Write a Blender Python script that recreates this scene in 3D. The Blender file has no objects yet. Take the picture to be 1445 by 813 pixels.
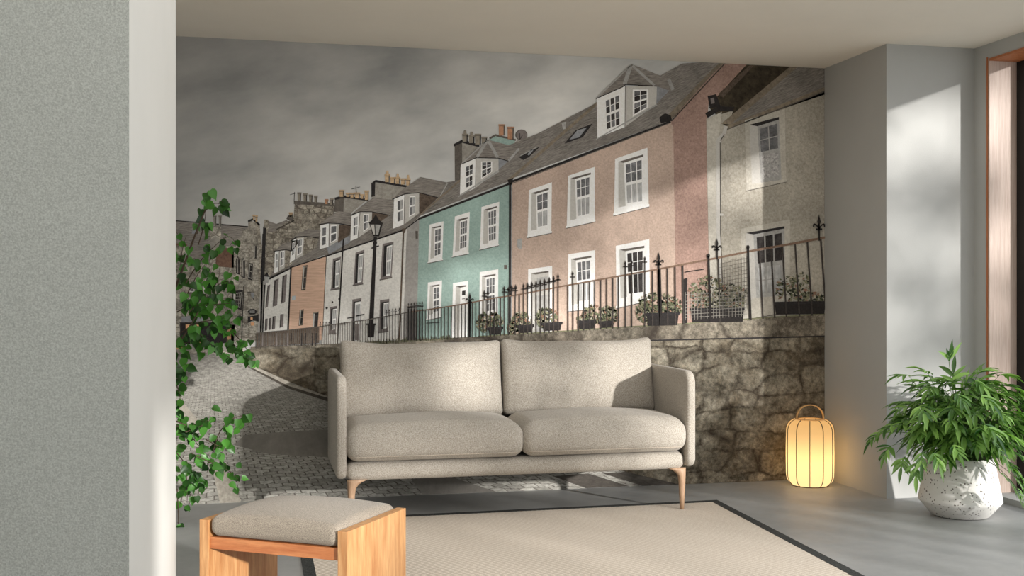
SUN_E, SKY_E, AREA_E, FILL_E, BULB_E, EXPO = 5.6, 1.5, 40, 20, 3.6, 0.0
DOWN_E = 80
SUN_D = (-0.60, 1.0, -0.228)
# x, y, lowest and highest leaf, radius, clumps of leaves
SUN_BREAKS = [(6.5, -3.1, 3.1, 5.2, 1.1, 70), (8.9, -6.2, 3.95, 7.0, 1.5, 80), (6.6, -0.6, 3.2, 5.2, .9, 48), (9.0, -10.2, 4.4, 7.2, 1.6, 70),
          (6.2, -1.3, 1.5, 3.0, .7, 16), (7.2, -5.0, 1.3, 3.0, .8, 24), (8.0, -7.6, 1.6, 3.8, 1.0, 27), (5.6, 1.0, .7, 1.6, .5, 12), (9.6, -3.2, 2.3, 5.4, .9, 60)]
import bpy, bmesh, math, random
from mathutils import Vector, Matrix, noise
random.seed(7)
sc = bpy.context.scene
COL = sc.collection
PI = math.pi
# ------------------------------------------------------------------ camera numbers
F_PX, CX, HOR = 1559.0, 722.5, 415.0
YAW = math.radians(12.92)
CA, SA = math.cos(YAW), math.sin(YAW)
CAM_Z = 1.215
WALL_Y, WALL_L, WALL_R, CEIL = 6.63, -1.2, 3.63, 2.70

def lin(c):
    return tuple(((v/255.0)/12.92 if v/255.0 <= 0.04045 else ((v/255.0+0.055)/1.055)**2.4) for v in c[:3])

# ------------------------------------------------------------------ materials
def new_mat(name):
    m = bpy.data.materials.new(name); m.use_nodes = True
    nt = m.node_tree; nt.nodes.clear()
    out = nt.nodes.new('ShaderNodeOutputMaterial')
    b = nt.nodes.new('ShaderNodeBsdfPrincipled')
    nt.links.new(b.outputs[0], out.inputs[0])
    return m, nt, b

def N(nt, kind, **kw):
    n = nt.nodes.new(kind)
    for k, v in kw.items():
        if k in n.inputs: n.inputs[k].default_value = v
        else: setattr(n, k, v)
    return n

def mixc(nt, fac, a, b, mode='MIX'):
    n = nt.nodes.new('ShaderNodeMix'); n.data_type = 'RGBA'; n.blend_type = mode
    def put(sock, v):
        if isinstance(v, bpy.types.NodeSocket): nt.links.new(v, sock)
        elif isinstance(v, (int, float)): sock.default_value = v
        else: sock.default_value = (*v[:3], 1)
    put(n.inputs[0], fac); put(n.inputs[6], a); put(n.inputs[7], b)
    return n.outputs[2]

def ramp(nt, src, stops):
    r = nt.nodes.new('ShaderNodeValToRGB')
    e = r.color_ramp.elements
    while len(e) > 1: e.remove(e[-1])
    for i, (p, c) in enumerate(stops):
        el = e[0] if i == 0 else e.new(p)
        el.position = p
        el.color = (c, c, c, 1) if isinstance(c, (int, float)) else (*c, 1)
    nt.links.new(src, r.inputs[0])
    return r.outputs[0]

def coords(nt, rot=0.0, scale=(1, 1, 1), src='Object', axis=1):
    tc = nt.nodes.new('ShaderNodeTexCoord')
    m1 = nt.nodes.new('ShaderNodeMapping'); r = [0, 0, 0]; r[axis] = rot
    m1.inputs['Rotation'].default_value = r
    m2 = nt.nodes.new('ShaderNodeMapping'); m2.inputs['Scale'].default_value = scale
    nt.links.new(tc.outputs[src], m1.inputs[0]); nt.links.new(m1.outputs[0], m2.inputs[0])
    return m2.outputs[0]

def noise_(nt, vec, scale, detail=4, rough=0.6, out=0):
    n = N(nt, 'ShaderNodeTexNoise', Scale=scale, Detail=detail, Roughness=rough)
    nt.links.new(vec, n.inputs['Vector'])
    return n.outputs[out]

def bump(nt, b, h, strength, dist=0.01):
    n = N(nt, 'ShaderNodeBump', Strength=strength, Distance=dist)
    nt.links.new(h, n.inputs['Height']); nt.links.new(n.outputs[0], b.inputs['Normal'])

def plain(name, c, rough=0.6, metal=0.0, var=0.0, scale=30):
    m, nt, b = new_mat(name)
    b.inputs['Roughness'].default_value = rough; b.inputs['Metallic'].default_value = metal
    L = lin(c)
    if var:
        f = ramp(nt, noise_(nt, coords(nt), scale), [(0.3, 0.0), (0.7, 1.0)])
        nt.links.new(mixc(nt, f, tuple(v*(1-var) for v in L), tuple(min(1, v*(1+var)) for v in L)), b.inputs['Base Color'])
    else: b.inputs['Base Color'].default_value = (*L, 1)
    return m

# ------------------------------------------------------------------ objects
def link(name, me, mats=None, parent=None):
    o = bpy.data.objects.new(name, me); COL.objects.link(o)
    if mats is not None and not me.materials:
        for m in (mats if isinstance(mats, (list, tuple)) else [mats]): me.materials.append(m)
    if parent is not None: o.parent = parent
    return o

def from_bm(name, bm, mats, parent=None, smooth=False, at=None):
    """coordinates of bm are world coordinates; 'at' or the parent's place is taken off"""
    me = bpy.data.meshes.new(name)
    off = Vector((0, 0, 0))
    p = parent
    while p is not None: off += Vector(p.location); p = p.parent
    if at is not None:
        loc = Vector(at) - off; off = Vector(at)
    bmesh.ops.translate(bm, verts=bm.verts, vec=-off)
    bm.to_mesh(me); bm.free()
    if smooth:
        me.polygons.foreach_set('use_smooth', [True]*len(me.polygons))
    o = link(name, me, mats, parent)
    if at is not None: o.location = loc
    return o

def tag(o, label, cat, group=None, kind=None):
    o['label'] = label; o['category'] = cat
    if group: o['group'] = group
    if kind: o['kind'] = kind
    return o

def empty(name, loc):
    o = bpy.data.objects.new(name, None); COL.objects.link(o); o.location = loc
    o.empty_display_size = 0.1
    return o

def struct(o):
    o['kind'] = 'structure'; return o

def add_box(bm, lo, hi, mi=0):
    r = bmesh.ops.create_cube(bm, size=1.0)
    for v in r['verts']:
        v.co = Vector([lo[i] + (v.co[i]+0.5)*(hi[i]-lo[i]) for i in range(3)])
    for f in {f for v in r['verts'] for f in v.link_faces}: f.material_index = mi
    return r['verts']

def bevel_all(bm, w, seg=2):
    bmesh.ops.bevel(bm, geom=list(bm.edges), offset=w, segments=seg, affect='EDGES', profile=0.5)

def rounded_box(bm, c, size, r, n=(10, 10, 3), k=4, fn=None):
    """box with rounded edges and a fine surface; fn(a,b,c in -1..1, co) shapes it"""
    h = [s/2 for s in size]; core = [max(x-r, 1e-4) for x in h]
    ax = []
    for i in range(3):
        inner = [-core[i] + 2*core[i]*j/n[i] for j in range(n[i]+1)]
        edge = [core[i] + r*math.tan(PI/4*j/k) for j in range(1, k+1)]
        ax.append([-e for e in reversed(edge)] + inner + edge)
    vm = {}
    def vert(p):
        key = tuple(round(x, 6) for x in p)
        if key not in vm:
            q = Vector(p); cl = Vector([max(-core[i], min(core[i], q[i])) for i in range(3)])
            d = q - cl
            if d.length > 1e-9: d = d.normalized()*r
            co = cl + d
            if fn: co = fn(co.x/h[0], co.y/h[1], co.z/h[2], co)
            vm[key] = bm.verts.new(co + Vector(c))
        return vm[key]
    for i in range(3):
        j, kk = (i+1) % 3, (i+2) % 3
        for s in (-1, 1):
            for a in range(len(ax[j])-1):
                for b in range(len(ax[kk])-1):
                    P = []
                    for (aa, bb) in ((a, b), (a+1, b), (a+1, b+1), (a, b+1)):
                        p = [0, 0, 0]; p[i] = s*h[i]; p[j] = ax[j][aa]; p[kk] = ax[kk][bb]; P.append(vert(p))
                    if s < 0: P.reverse()
                    try: bm.faces.new(P)
                    except ValueError: pass

def tube(bm, pts, rad, seg=8, closed=False, mi=0):
    pts = [Vector(p) for p in pts]; rings = []
    n = len(pts)
    prev = None
    for i, p in enumerate(pts):
        if closed: t = pts[(i+1) % n] - pts[i-1]
        else: t = pts[min(i+1, n-1)] - pts[max(i-1, 0)]
        t.normalize()
        ref = prev if prev is not None else (Vector((0, 0, 1)) if abs(t.z) < 0.9 else Vector((1, 0, 0)))
        a = (ref - t*ref.dot(t))
        if a.length < 1e-6: a = t.orthogonal()
        a.normalize(); prev = a
        b = t.cross(a)
        r = rad[i] if isinstance(rad, (list, tuple)) else rad
        rings.append([bm.verts.new(p + (a*math.cos(2*PI*j/seg) + b*math.sin(2*PI*j/seg))*r) for j in range(seg)])
    m = n if closed else n-1
    for i in range(m):
        A, B = rings[i], rings[(i+1) % n]
        for j in range(seg):
            f = bm.faces.new((A[j], A[(j+1) % seg], B[(j+1) % seg], B[j])); f.material_index = mi; f.smooth = True
    if not closed:
        for R, rev in ((rings[0], True), (rings[-1], False)):
            f = bm.faces.new(list(reversed(R)) if rev else R); f.material_index = mi

def lathe(bm, prof, c=(0, 0, 0), seg=64, mi=0):
    rings = []
    for r, z in prof:
        if r < 1e-5: rings.append([bm.verts.new((c[0], c[1], c[2]+z))])
        else: rings.append([bm.verts.new((c[0]+r*math.cos(2*PI*j/seg), c[1]+r*math.sin(2*PI*j/seg), c[2]+z)) for j in range(seg)])
    for A, B in zip(rings, rings[1:]):
        for j in range(seg):
            k = (j+1) % seg
            if len(A) == 1 and len(B) == 1: continue
            if len(A) == 1: f = bm.faces.new((A[0], B[k], B[j]))
            elif len(B) == 1: f = bm.faces.new((A[j], A[k], B[0]))
            else: f = bm.faces.new((A[j], A[k], B[k], B[j]))
            f.material_index = mi; f.smooth = True

def pix(px, py, Y):
    """point at room depth Y measured at photo position px, py"""
    u = (px-CX)/F_PX
    t = Y/(CA - SA*u)
    return Vector((t*(u*CA + SA), Y, CAM_Z + (HOR-py)/F_PX*t))

# ------------------------------------------------------------------ room materials
def wall_mat(name, c, grain=260, var=0.05, bs=0.25, speck=0.0, speckscale=120):
    m, nt, b = new_mat(name); b.inputs['Roughness'].default_value = 0.85
    co = coords(nt); L = lin(c)
    n1 = noise_(nt, co, grain, 3, 0.7); n2 = noise_(nt, co, 2.5, 4)
    base = mixc(nt, n2, tuple(v*(1-var) for v in L), tuple(v*(1+var) for v in L))
    if speck:
        s = ramp(nt, noise_(nt, co, speckscale, 4, 0.75), [(0.38, 0.0), (0.62, 1.0)])
        base = mixc(nt, s, tuple(v*(1-speck) for v in L), tuple(min(1, v*(1+speck*0.6)) for v in L))
        s2 = ramp(nt, noise_(nt, co, 3.0, 5), [(0.3, 0.97), (0.7, 1.02)])
        base = mixc(nt, 1.0, base, s2, 'MULTIPLY')
        v = N(nt, 'ShaderNodeTexVoronoi', Scale=170.0); nt.links.new(co, v.inputs['Vector'])
        s3 = ramp(nt, v.outputs['Distance'], [(0.03, 0.7), (0.13, 0.0)])
        base = mixc(nt, s3, base, tuple(x*0.45 for x in L))
        n1 = noise_(nt, co, speckscale, 5, 0.8)
    nt.links.new(base, b.inputs['Base Color'])
    bump(nt, b, n1, bs, 0.004)
    return m

M_WALL = wall_mat('white_plaster', (205, 203, 198))
M_PIER = wall_mat('pier_plaster', (176, 176, 173))
M_CEIL = wall_mat('ceiling_plaster', (236, 229, 217), bs=0.1)
M_STUCCO = wall_mat('coarse_grey_render', (192, 195, 189), var=0.04, bs=0.6, speck=0.22, speckscale=230)
M_PIERSIDE = wall_mat('smooth_white_render', (206, 205, 200), bs=0.15)

def floor_mat():
    m, nt, b = new_mat('polished_concrete')
    co = coords(nt)
    n = ramp(nt, noise_(nt, co, 1.6, 7, 0.62), [(0.3, 0.0), (0.7, 1.0)])
    n2 = noise_(nt, co, 18, 6, 0.7)
    c = mixc(nt, n, lin((144, 146, 146)), lin((172, 173, 172)))
    c = mixc(nt, 0.25, c, mixc(nt, n2, lin((95, 95, 95)), lin((180, 178, 176))))
    nt.links.new(c, b.inputs['Base Color'])
    r = nt.nodes.new('ShaderNodeMapRange'); nt.links.new(noise_(nt, co, 5, 5), r.inputs[0])
    r.inputs[3].default_value = 0.38; r.inputs[4].default_value = 0.6
    nt.links.new(r.outputs[0], b.inputs['Roughness'])
    bump(nt, b, n2, 0.05, 0.003)
    return m
M_FLOOR = floor_mat()

def wood_mat(name, c1, c2, rot=(0, 0, 0), scale=(1, 1, 1), rough=0.5, fine=60):
    m, nt, b = new_mat(name); b.inputs['Roughness'].default_value = rough
    tc = nt.nodes.new('ShaderNodeTexCoord'); mp = nt.nodes.new('ShaderNodeMapping')
    mp.inputs['Rotation'].default_value = rot; mp.inputs['Scale'].default_value = scale
    nt.links.new(tc.outputs['Object'], mp.inputs[0])
    a = noise_(nt, mp.outputs[0], 7, 5, 0.6); f = noise_(nt, mp.outputs[0], fine, 4, 0.7)
    c = mixc(nt, ramp(nt, a, [(0.32, 0.0), (0.68, 1.0)]), lin(c1), lin(c2))
    c = mixc(nt, ramp(nt, f, [(0.3, 0.0), (0.75, 0.45)]), c, tuple(v*0.55 for v in lin(c1)))
    nt.links.new(c, b.inputs['Base Color']); bump(nt, b, f, 0.15, 0.002)
    return m
M_JAMB = wood_mat('pale_pink_wood', (182, 158, 144), (202, 182, 168), scale=(14, 14, 0.5), fine=20)
M_SOFFIT = wood_mat('orange_brown_wood', (168, 98, 56), (196, 124, 78), scale=(6, 6, 0.5))
M_BLACK = plain('matt_black', (6, 6, 7), 0.6)

# ------------------------------------------------------------------ room shell
def quad(bm, pts, mi=0):
    f = bm.faces.new([bm.verts.new(p) for p in pts]); f.material_index = mi; return f
BACK = -4.5
RX = 4.22                      # inner face of the window wall
bm = bmesh.new(); add_box(bm, (WALL_L-0.2, BACK-0.2, -0.15), (4.44, WALL_Y+0.2, 0.0))
struct(from_bm('floor', bm, M_FLOOR))
bm = bmesh.new(); add_box(bm, (WALL_L-0.2, BACK-0.2, CEIL), (4.44, WALL_Y+0.2, CEIL+0.2))
struct(from_bm('ceiling', bm, M_CEIL))
bm = bmesh.new(); add_box(bm, (WALL_L-0.2, WALL_Y+0.001, 0), (4.44, WALL_Y+0.2, CEIL))
struct(from_bm('wall_back', bm, M_WALL))
bm = bmesh.new(); add_box(bm, (WALL_L-0.2, BACK, 0), (WALL_L, WALL_Y, CEIL))
struct(from_bm('wall_left', bm, M_WALL))
bm = bmesh.new(); add_box(bm, (WALL_L-0.2, BACK-0.2, 0), (4.44, BACK, CEIL))
struct(from_bm('wall_front', bm, M_WALL))
# boxed-out pier at the right of the mural
bm = bmesh.new(); add_box(bm, (WALL_R, 5.89, 0), (4.44, WALL_Y, CEIL))
struct(from_bm('wall_pier', bm, M_PIER))
# window wall: lintel, stub beside the pier, low kerb
WY1, WZ1, WZ0 = 5.755, 2.61, 0.035
bm = bmesh.new()
add_box(bm, (RX, BACK, WZ1), (4.44, 5.89, CEIL)); add_box(bm, (RX, WY1, 0), (4.44, 5.89, WZ1)); add_box(bm, (RX, BACK, 0), (4.44, WY1, WZ0))
struct(from_bm('wall_right', bm, M_PIER))
# wooden lining of the window opening
w = empty('window_1', (RX, WY1, 0)); struct(w)
bm = bmesh.new(); add_box(bm, (RX-0.004, WY1-0.014, WZ0), (4.43, WY1, WZ1)); o = from_bm('window_jamb', bm, M_JAMB, w)
bm = bmesh.new(); add_box(bm, (RX-0.006, BACK, WZ1-0.014), (4.43, WY1-0.0145, WZ1)); from_bm('window_head', bm, M_SOFFIT, w)
bm = bmesh.new(); add_box(bm, (RX-0.008, WY1-0.002, WZ0), (RX-0.0045, WY1+0.010, WZ1+0.010)); from_bm('window_edge_strip', bm, M_SOFFIT, w)
bm = bmesh.new(); add_box(bm, (4.40, WY1-0.085, WZ0), (4.44, WY1-0.015, WZ1-0.015)); from_bm('window_stile', bm, M_BLACK, w)
bm = bmesh.new(); add_box(bm, (4.431, WY1-0.010, 0.0), (6.6, WY1+0.10, CEIL)); struct(from_bm('black_backdrop', bm, M_BLACK))  # added black backdrop hiding the sky past the jamb
# free-standing pier at the left, near the camera
bm = bmesh.new()
add_box(bm, (WALL_L, 2.69, 0), (-0.292, 4.17, CEIL))
bm.faces.ensure_lookup_table()
for f in bm.faces: f.material_index = 0 if f.normal.y < -0.5 else 1
struct(from_bm('wall_divider', bm, [M_STUCCO, M_PIERSIDE]))
# ------------------------------------------------------------------ the wall mural (a flat printed street scene)
G = 1.82       # print brightness
def pc(c):
    r = lin(c); y = 0.3*r[0]+0.55*r[1]+0.15*r[2]
    return tuple(min(1.0, (y+(v-y)*0.64)*G) for v in r)
PM = {}
def pm(name, c, c2=None, scale=70, amount=1.0, rot=0.0, stretch=(1, 1, 1), coarse=0.25, cs=2.5):
    if name in PM: return PM[name]
    m, nt, b = new_mat('print_' + name); b.inputs['Roughness'].default_value = 0.9
    b.inputs['Specular IOR Level'].default_value = 0.15
    a = pc(c); d = pc(c2) if c2 else tuple(v*0.72 for v in a)
    f = ramp(nt, noise_(nt, coords(nt, rot, stretch), scale*1.5, 6, 0.75), [(0.30, 0.0), (0.70, amount)])
    col = mixc(nt, f, a, d)
    if coarse:
        g = ramp(nt, noise_(nt, coords(nt), cs, 3, 0.55), [(0.3, 1-coarse), (0.7, 1+coarse*0.5)])
        col = mixc(nt, 1.0, col, g, 'MULTIPLY')
    nt.links.new(col, b.inputs['Base Color'])
    PM[name] = m
    return m

def sky_print():
    m, nt, b = new_mat('print_sky'); b.inputs['Roughness'].default_value = 0.9; b.inputs['Specular IOR Level'].default_value = 0.15
    co = coords(nt, 0.25, (1, 1, 2.2))
    n = ramp(nt, noise_(nt, co, 1.15, 6, 0.55), [(0.32, 0.0), (0.68, 1.0)])
    c = mixc(nt, n, pc((138, 139, 137)), pc((188, 185, 179)))
    tc = nt.nodes.new('ShaderNodeTexCoord'); sx = nt.nodes.new('ShaderNodeSeparateXYZ'); nt.links.new(tc.outputs['Object'], sx.inputs[0])
    z = ramp(nt, sx.outputs['Z'], [(0.0, 1.1), (1.0, 1.0)])
    mr = nt.nodes.new('ShaderNodeMapRange'); nt.links.new(sx.outputs['Z'], mr.inputs[0])
    mr.inputs[1].default_value = 1.5; mr.inputs[2].default_value = 2.7; mr.inputs[3].default_value = 1.12; mr.inputs[4].default_value = 0.70
    mx = nt.nodes.new('ShaderNodeMapRange'); nt.links.new(sx.outputs['X'], mx.inputs[0])
    mx.inputs[1].default_value = -2.2; mx.inputs[2].default_value = 0.6; mx.inputs[3].default_value = 0.46; mx.inputs[4].default_value = 1.20
    mm = N(nt, 'ShaderNodeMath', operation='MULTIPLY'); nt.links.new(mr.outputs[0], mm.inputs[0]); nt.links.new(mx.outputs[0], mm.inputs[1])
    cc = nt.nodes.new('ShaderNodeCombineColor')
    for i in range(3): nt.links.new(mm.outputs[0], cc.inputs[i])
    c = mixc(nt, 1.0, c, cc.outputs[0], 'MULTIPLY')
    nt.links.new(c, b.inputs['Base Color'])
    return m

def cobble_print():
    m, nt, b = new_mat('print_cobbles'); b.inputs['Roughness'].default_value = 0.9; b.inputs['Specular IOR Level'].default_value = 0.15
    tc = nt.nodes.new('ShaderNodeTexCoord'); sx = nt.nodes.new('ShaderNodeSeparateXYZ'); nt.links.new(tc.outputs['Object'], sx.inputs[0])
    def mth(op, a, b_=None):
        n = nt.nodes.new('ShaderNodeMath'); n.operation = op
        for i, v in enumerate((a, b_)):
            if v is None: continue
            if isinstance(v, bpy.types.NodeSocket): nt.links.new(v, n.inputs[i])
            else: n.inputs[i].default_value = v
        return n.outputs[0]
    wob = noise_(nt, tc.outputs['Object'], 7.0, 5)
    d = mth('ADD', mth('SUBTRACT', 1.04, sx.outputs['Z']), mth('MULTIPLY', mth('SUBTRACT', wob, 0.5), 0.05))
    d = mth('MAXIMUM', d, 0.02)
    v = mth('DIVIDE', 46.0, d)
    u = mth('DIVIDE', mth('MULTIPLY', mth('ADD', sx.outputs['X'], 1.45), 11.0), d)
    cb = nt.nodes.new('ShaderNodeCombineXYZ'); nt.links.new(u, cb.inputs[0]); nt.links.new(v, cb.inputs[1])
    br = nt.nodes.new('ShaderNodeTexBrick'); nt.links.new(cb.outputs[0], br.inputs['Vector'])
    br.inputs['Scale'].default_value = 1.0; br.inputs['Brick Width'].default_value = 1.0; br.inputs['Row Height'].default_value = 1.0
    br.inputs['Mortar Size'].default_value = 0.07; br.inputs['Mortar Smooth'].default_value = 0.6; br.inputs['Bias'].default_value = 0.0
    br.inputs['Color1'].default_value = (*pc((134, 131, 121)), 1); br.inputs['Color2'].default_value = (*pc((106, 103, 94)), 1)
    br.inputs['Mortar'].default_value = (*pc((74, 68, 60)), 1)
    nearfac = nt.nodes.new('ShaderNodeMapRange'); nt.links.new(d, nearfac.inputs[0])
    nearfac.inputs[1].default_value = 0.12; nearfac.inputs[2].default_value = 0.6
    nearfac.inputs[3].default_value = 0.0; nearfac.inputs[4].default_value = 0.95
    far = mixc(nt, ramp(nt, noise_(nt, coords(nt, 0, (1, 1, 4)), 45, 5, 0.7), [(0.35, 0.0), (0.65, 1.0)]), pc((120, 116, 108)), pc((80, 76, 69)))
    c = mixc(nt, nearfac.outputs[0], far, br.outputs['Color'])
    n2 = noise_(nt, coords(nt, 0, (1, 1, 2.5)), 30, 6, 0.75)
    c = mixc(nt, 1.0, c, ramp(nt, n2, [(0.3, 0.55), (0.7, 1.35)]), 'MULTIPLY')
    nt.links.new(c, b.inputs['Base Color'])
    return m

def stone_print(name, sx=4.2, sz=7.5, lo=(72, 61, 43), mid=(98, 87, 66), hi=(130, 122, 102), mortar=(44, 35, 24), cf=2.2):
    m, nt, b = new_mat('print_' + name); b.inputs['Roughness'].default_value = 0.9; b.inputs['Specular IOR Level'].default_value = 0.15
    tc = nt.nodes.new('ShaderNodeTexCoord')
    nz = noise_(nt, tc.outputs['Object'], 5, 6, 0.7, out=1)
    v1 = nt.nodes.new('ShaderNodeVectorMath'); v1.operation = 'MULTIPLY_ADD'
    nt.links.new(nz, v1.inputs[0]); v1.inputs[1].default_value = (0.75/sx, 0, 0.75/sz); nt.links.new(tc.outputs['Object'], v1.inputs[2])
    mp = nt.nodes.new('ShaderNodeMapping'); mp.inputs['Scale'].default_value = (sx, 0, sz); nt.links.new(v1.outputs[0], mp.inputs[0])
    vo = nt.nodes.new('ShaderNodeTexVoronoi'); vo.feature = 'DISTANCE_TO_EDGE'; vo.inputs['Scale'].default_value = 1.0; vo.inputs['Randomness'].default_value = 0.6
    vc = nt.nodes.new('ShaderNodeTexVoronoi'); vc.inputs['Scale'].default_value = 1.0; vc.inputs['Randomness'].default_value = 0.6
    nt.links.new(mp.outputs[0], vo.inputs['Vector']); nt.links.new(mp.outputs[0], vc.inputs['Vector'])
    sp = nt.nodes.new('ShaderNodeSeparateColor'); nt.links.new(vc.outputs['Color'], sp.inputs[0])
    c = mixc(nt, sp.outputs[0], pc(lo), pc(mid))
    big = ramp(nt, noise_(nt, coords(nt), cf, 7, 0.72), [(0.44, 0.0), (0.64, 0.9)])
    c = mixc(nt, big, c, pc(hi))
    sh = ramp(nt, noise_(nt, coords(nt), cf*2.6, 10, 0.78), [(0.36, 0.42), (0.5, 0.9), (0.64, 1.1)])
    c = mixc(nt, 1.0, c, sh, 'MULTIPLY')
    fine = noise_(nt, coords(nt), 34, 9, 0.9)
    c = mixc(nt, 1.0, c, ramp(nt, fine, [(0.36, 0.30), (0.5, 0.92), (0.62, 1.6)]), 'MULTIPLY')
    e = ramp(nt, vo.outputs['Distance'], [(0.0, 1.0), (0.03, 0.65), (0.10, 0.0)])
    e2 = ramp(nt, noise_(nt, coords(nt), 6, 4), [(0.36, 0.2), (0.56, 1.0)])
    mm = nt.nodes.new('ShaderNodeMath'); mm.operation = 'MULTIPLY'; nt.links.new(e, mm.inputs[0]); nt.links.new(e2, mm.inputs[1])
    c = mixc(nt, mm.outputs[0], c, pc(mortar))
    nt.links.new(c, b.inputs['Base Color'])
    return m

LAY = 0.00035
MUR = empty('wall_mural', (1.2, WALL_Y, 0))
tag(MUR, 'wallpaper mural of a cobbled street with pastel terraced houses, behind the sofa', 'mural')

def W(px, py, lay=0):
    p = pix(px, py, WALL_Y); p.y = WALL_Y - 0.001 - lay*LAY
    return p

class Pic:
    """collects flat printed shapes; each material once"""
    def __init__(s): s.bm = bmesh.new(); s.mats = []
    def mi(s, m):
        if m not in s.mats: s.mats.append(m)
        return s.mats.index(m)
    def poly(s, pts, m, lay):
        q = [W(x, y, lay) for x, y in pts]
        a = sum(q[i].x*q[(i+1) % len(q)].z - q[(i+1) % len(q)].x*q[i].z for i in range(len(q)))
        if a < 0: q.reverse()
        f = s.bm.faces.new([s.bm.verts.new(p) for p in q]); f.material_index = s.mi(m)
    def line(s, a, b, w, m, lay, w2=None):
        w2 = w if w2 is None else w2
        dx, dy = b[0]-a[0], b[1]-a[1]; L = math.hypot(dx, dy) or 1; nx, ny = -dy/L/2, dx/L/2
        s.poly([(a[0]+nx*w, a[1]+ny*w), (b[0]+nx*w2, b[1]+ny*w2), (b[0]-nx*w2, b[1]-ny*w2), (a[0]-nx*w, a[1]-ny*w)], m, lay)
    def pline(s, pts, w, m, lay):
        for a, b in zip(pts, pts[1:]): s.line(a, b, w, m, lay)
    def ell(s, cx, cy, rx, ry, m, lay, n=16):
        s.poly([(cx+rx*math.cos(2*PI*i/n), cy+ry*math.sin(2*PI*i/n)) for i in range(n)], m, lay)
    def done(s, name, parent):
        s.bm.normal_update()
        bmesh.ops.triangulate(s.bm, faces=[f for f in s.bm.faces if len(f.verts) > 4])
        for co, no in (((WALL_R-0.001, 0, 0), (1, 0, 0)), ((WALL_L+0.001, 0, 0), (-1, 0, 0)), ((0, 0, CEIL-0.001), (0, 0, 1)), ((0, 0, 0.001), (0, 0, -1))):
            bmesh.ops.bisect_plane(s.bm, geom=list(s.bm.verts)+list(s.bm.edges)+list(s.bm.faces), plane_co=co, plane_no=no, clear_outer=True)
        return from_bm(name, s.bm, s.mats, parent)

def B(q, u, v):
    (x0, y0), (x1, y1), (x2, y2), (x3, y3) = q
    tx, ty = x0+(x1-x0)*u, y0+(y1-y0)*u; bx, by = x3+(x2-x3)*u, y3+(y2-y3)*u
    return (tx+(bx-tx)*v, ty+(by-ty)*v)
def sub(q, u0, v0, u1, v1): return [B(q, u0, v0), B(q, u1, v0), B(q, u1, v1), B(q, u0, v1)]

P_SKY = sky_print(); P_COB = cobble_print()
P_RET = stone_print('retaining_stone')
P_COPE = stone_print('coping_stone', 3.2, 4, (78, 68, 54), (112, 102, 84), (128, 118, 98), (50, 42, 34), 5)
P_RUB = stone_print('rubble_gable', 22, 34, (112, 102, 86), (142, 132, 114), (150, 141, 122), (70, 60, 50), 9)
P_RUB2 = stone_print('pale_rubble', 18, 28, (120, 112, 98), (148, 140, 124), (158, 150, 134), (88, 78, 66), 6)
P_TEAL = pm('teal', (128, 158, 148), (104, 134, 124), 55)
P_PINK = pm('pink', (176, 147, 126), (144, 117, 98), 60)
P_PINK2 = pm('pink_gable', (160, 122, 104), (120, 88, 74), 50)
P_CREAM = pm('cream', (156, 148, 132), (118, 110, 94), 42, coarse=0.25)
P_CREAM2 = pm('cream_quoin', (166, 160, 146), (138, 130, 115), 40)
P_WHITE = pm('white_wall', (190, 186, 178), (160, 156, 148), 50, coarse=0.18)
P_GREYW = pm('grey_wall', (142, 137, 130), (118, 113, 108), 40)
P_ORANGE = pm('orange_wall', (196, 152, 118), (164, 122, 92), 22, stretch=(0.3, 1, 3))
P_SLATE = pm('slate', (132, 124, 114), (66, 60, 55), 16, rot=0.40, stretch=(0.8, 1, 9), coarse=0.25, cs=5)
P_SLATE2 = pm('slate_flat', (136, 127, 117), (70, 64, 58), 16, rot=0.1, stretch=(0.8, 1, 8), coarse=0.25, cs=5)
P_SLATE3 = pm('slate_rev', (86, 79, 72), (46, 41, 38), 16, rot=-0.6, stretch=(0.8, 1, 8), coarse=0.25, cs=5)
P_MOSS = pm('moss_gable', (74, 62, 40), (30, 25, 20), 12, coarse=0.5)
P_BROWN = pm('brown_side', (96, 78, 60), (56, 44, 36), 40)
P_FRAME = pm('frame', (206, 202, 194), (184, 180, 172), 60, coarse=0.08)
P_FRAMED = pm('frame_shade', (162, 158, 150), (146, 141, 133), 60, coarse=0.08)
P_MAUVE = pm('mauve', (112, 102, 98), (90, 80, 78), 50)
P_GLASS = pm('glass', (108, 108, 110), (72, 70, 72), 40, coarse=0.5, cs=14)
P_GLASSL = pm('glass_pale', (158, 158, 156), (120, 118, 116), 30, stretch=(3, 1, 0.4), coarse=0.3, cs=12)
P_GLASSD = pm('glass_dark', (66, 60, 58), (34, 30, 30), 40, coarse=0.5, cs=14)
P_LEAD = pm('lead', (128, 130, 134), (98, 100, 104), 30)
P_HIP = pm('hip_lead', (148, 146, 142), (118, 115, 110), 30)
P_VERGE = pm('verge', (128, 112, 88), (86, 74, 58), 30)
P_BLK = pm('black_iron', (44, 40, 38), (30, 26, 26), 50)
P_RAIL = pm('rusty_rail', (124, 94, 68), (88, 62, 46), 50)
P_POT = pm('clay_pot', (188, 152, 96), (146, 112, 68), 40)
P_POTO = pm('orange_pot', (178, 118, 66), (140, 88, 48), 40)
P_POTG = pm('grey_pot', (132, 122, 104), (100, 90, 76), 40)
P_STKW = pm('stack_pale', (142, 136, 124), (108, 102, 92), 30)
P_STKD = pm('stack_dark', (96, 88, 78), (68, 60, 54), 30)
P_DARK = pm('dark_print', (48, 44, 44), (30, 27, 28), 40)
P_BRICK = pm('brick_print', (120, 82, 58), (84, 56, 42), 40)
P_LIGHTO = pm('lit_orange', (224, 150, 66), (180, 110, 50), 40)
P_PLATE = pm('blue_plate', (150, 164, 170), None, 40)
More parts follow.
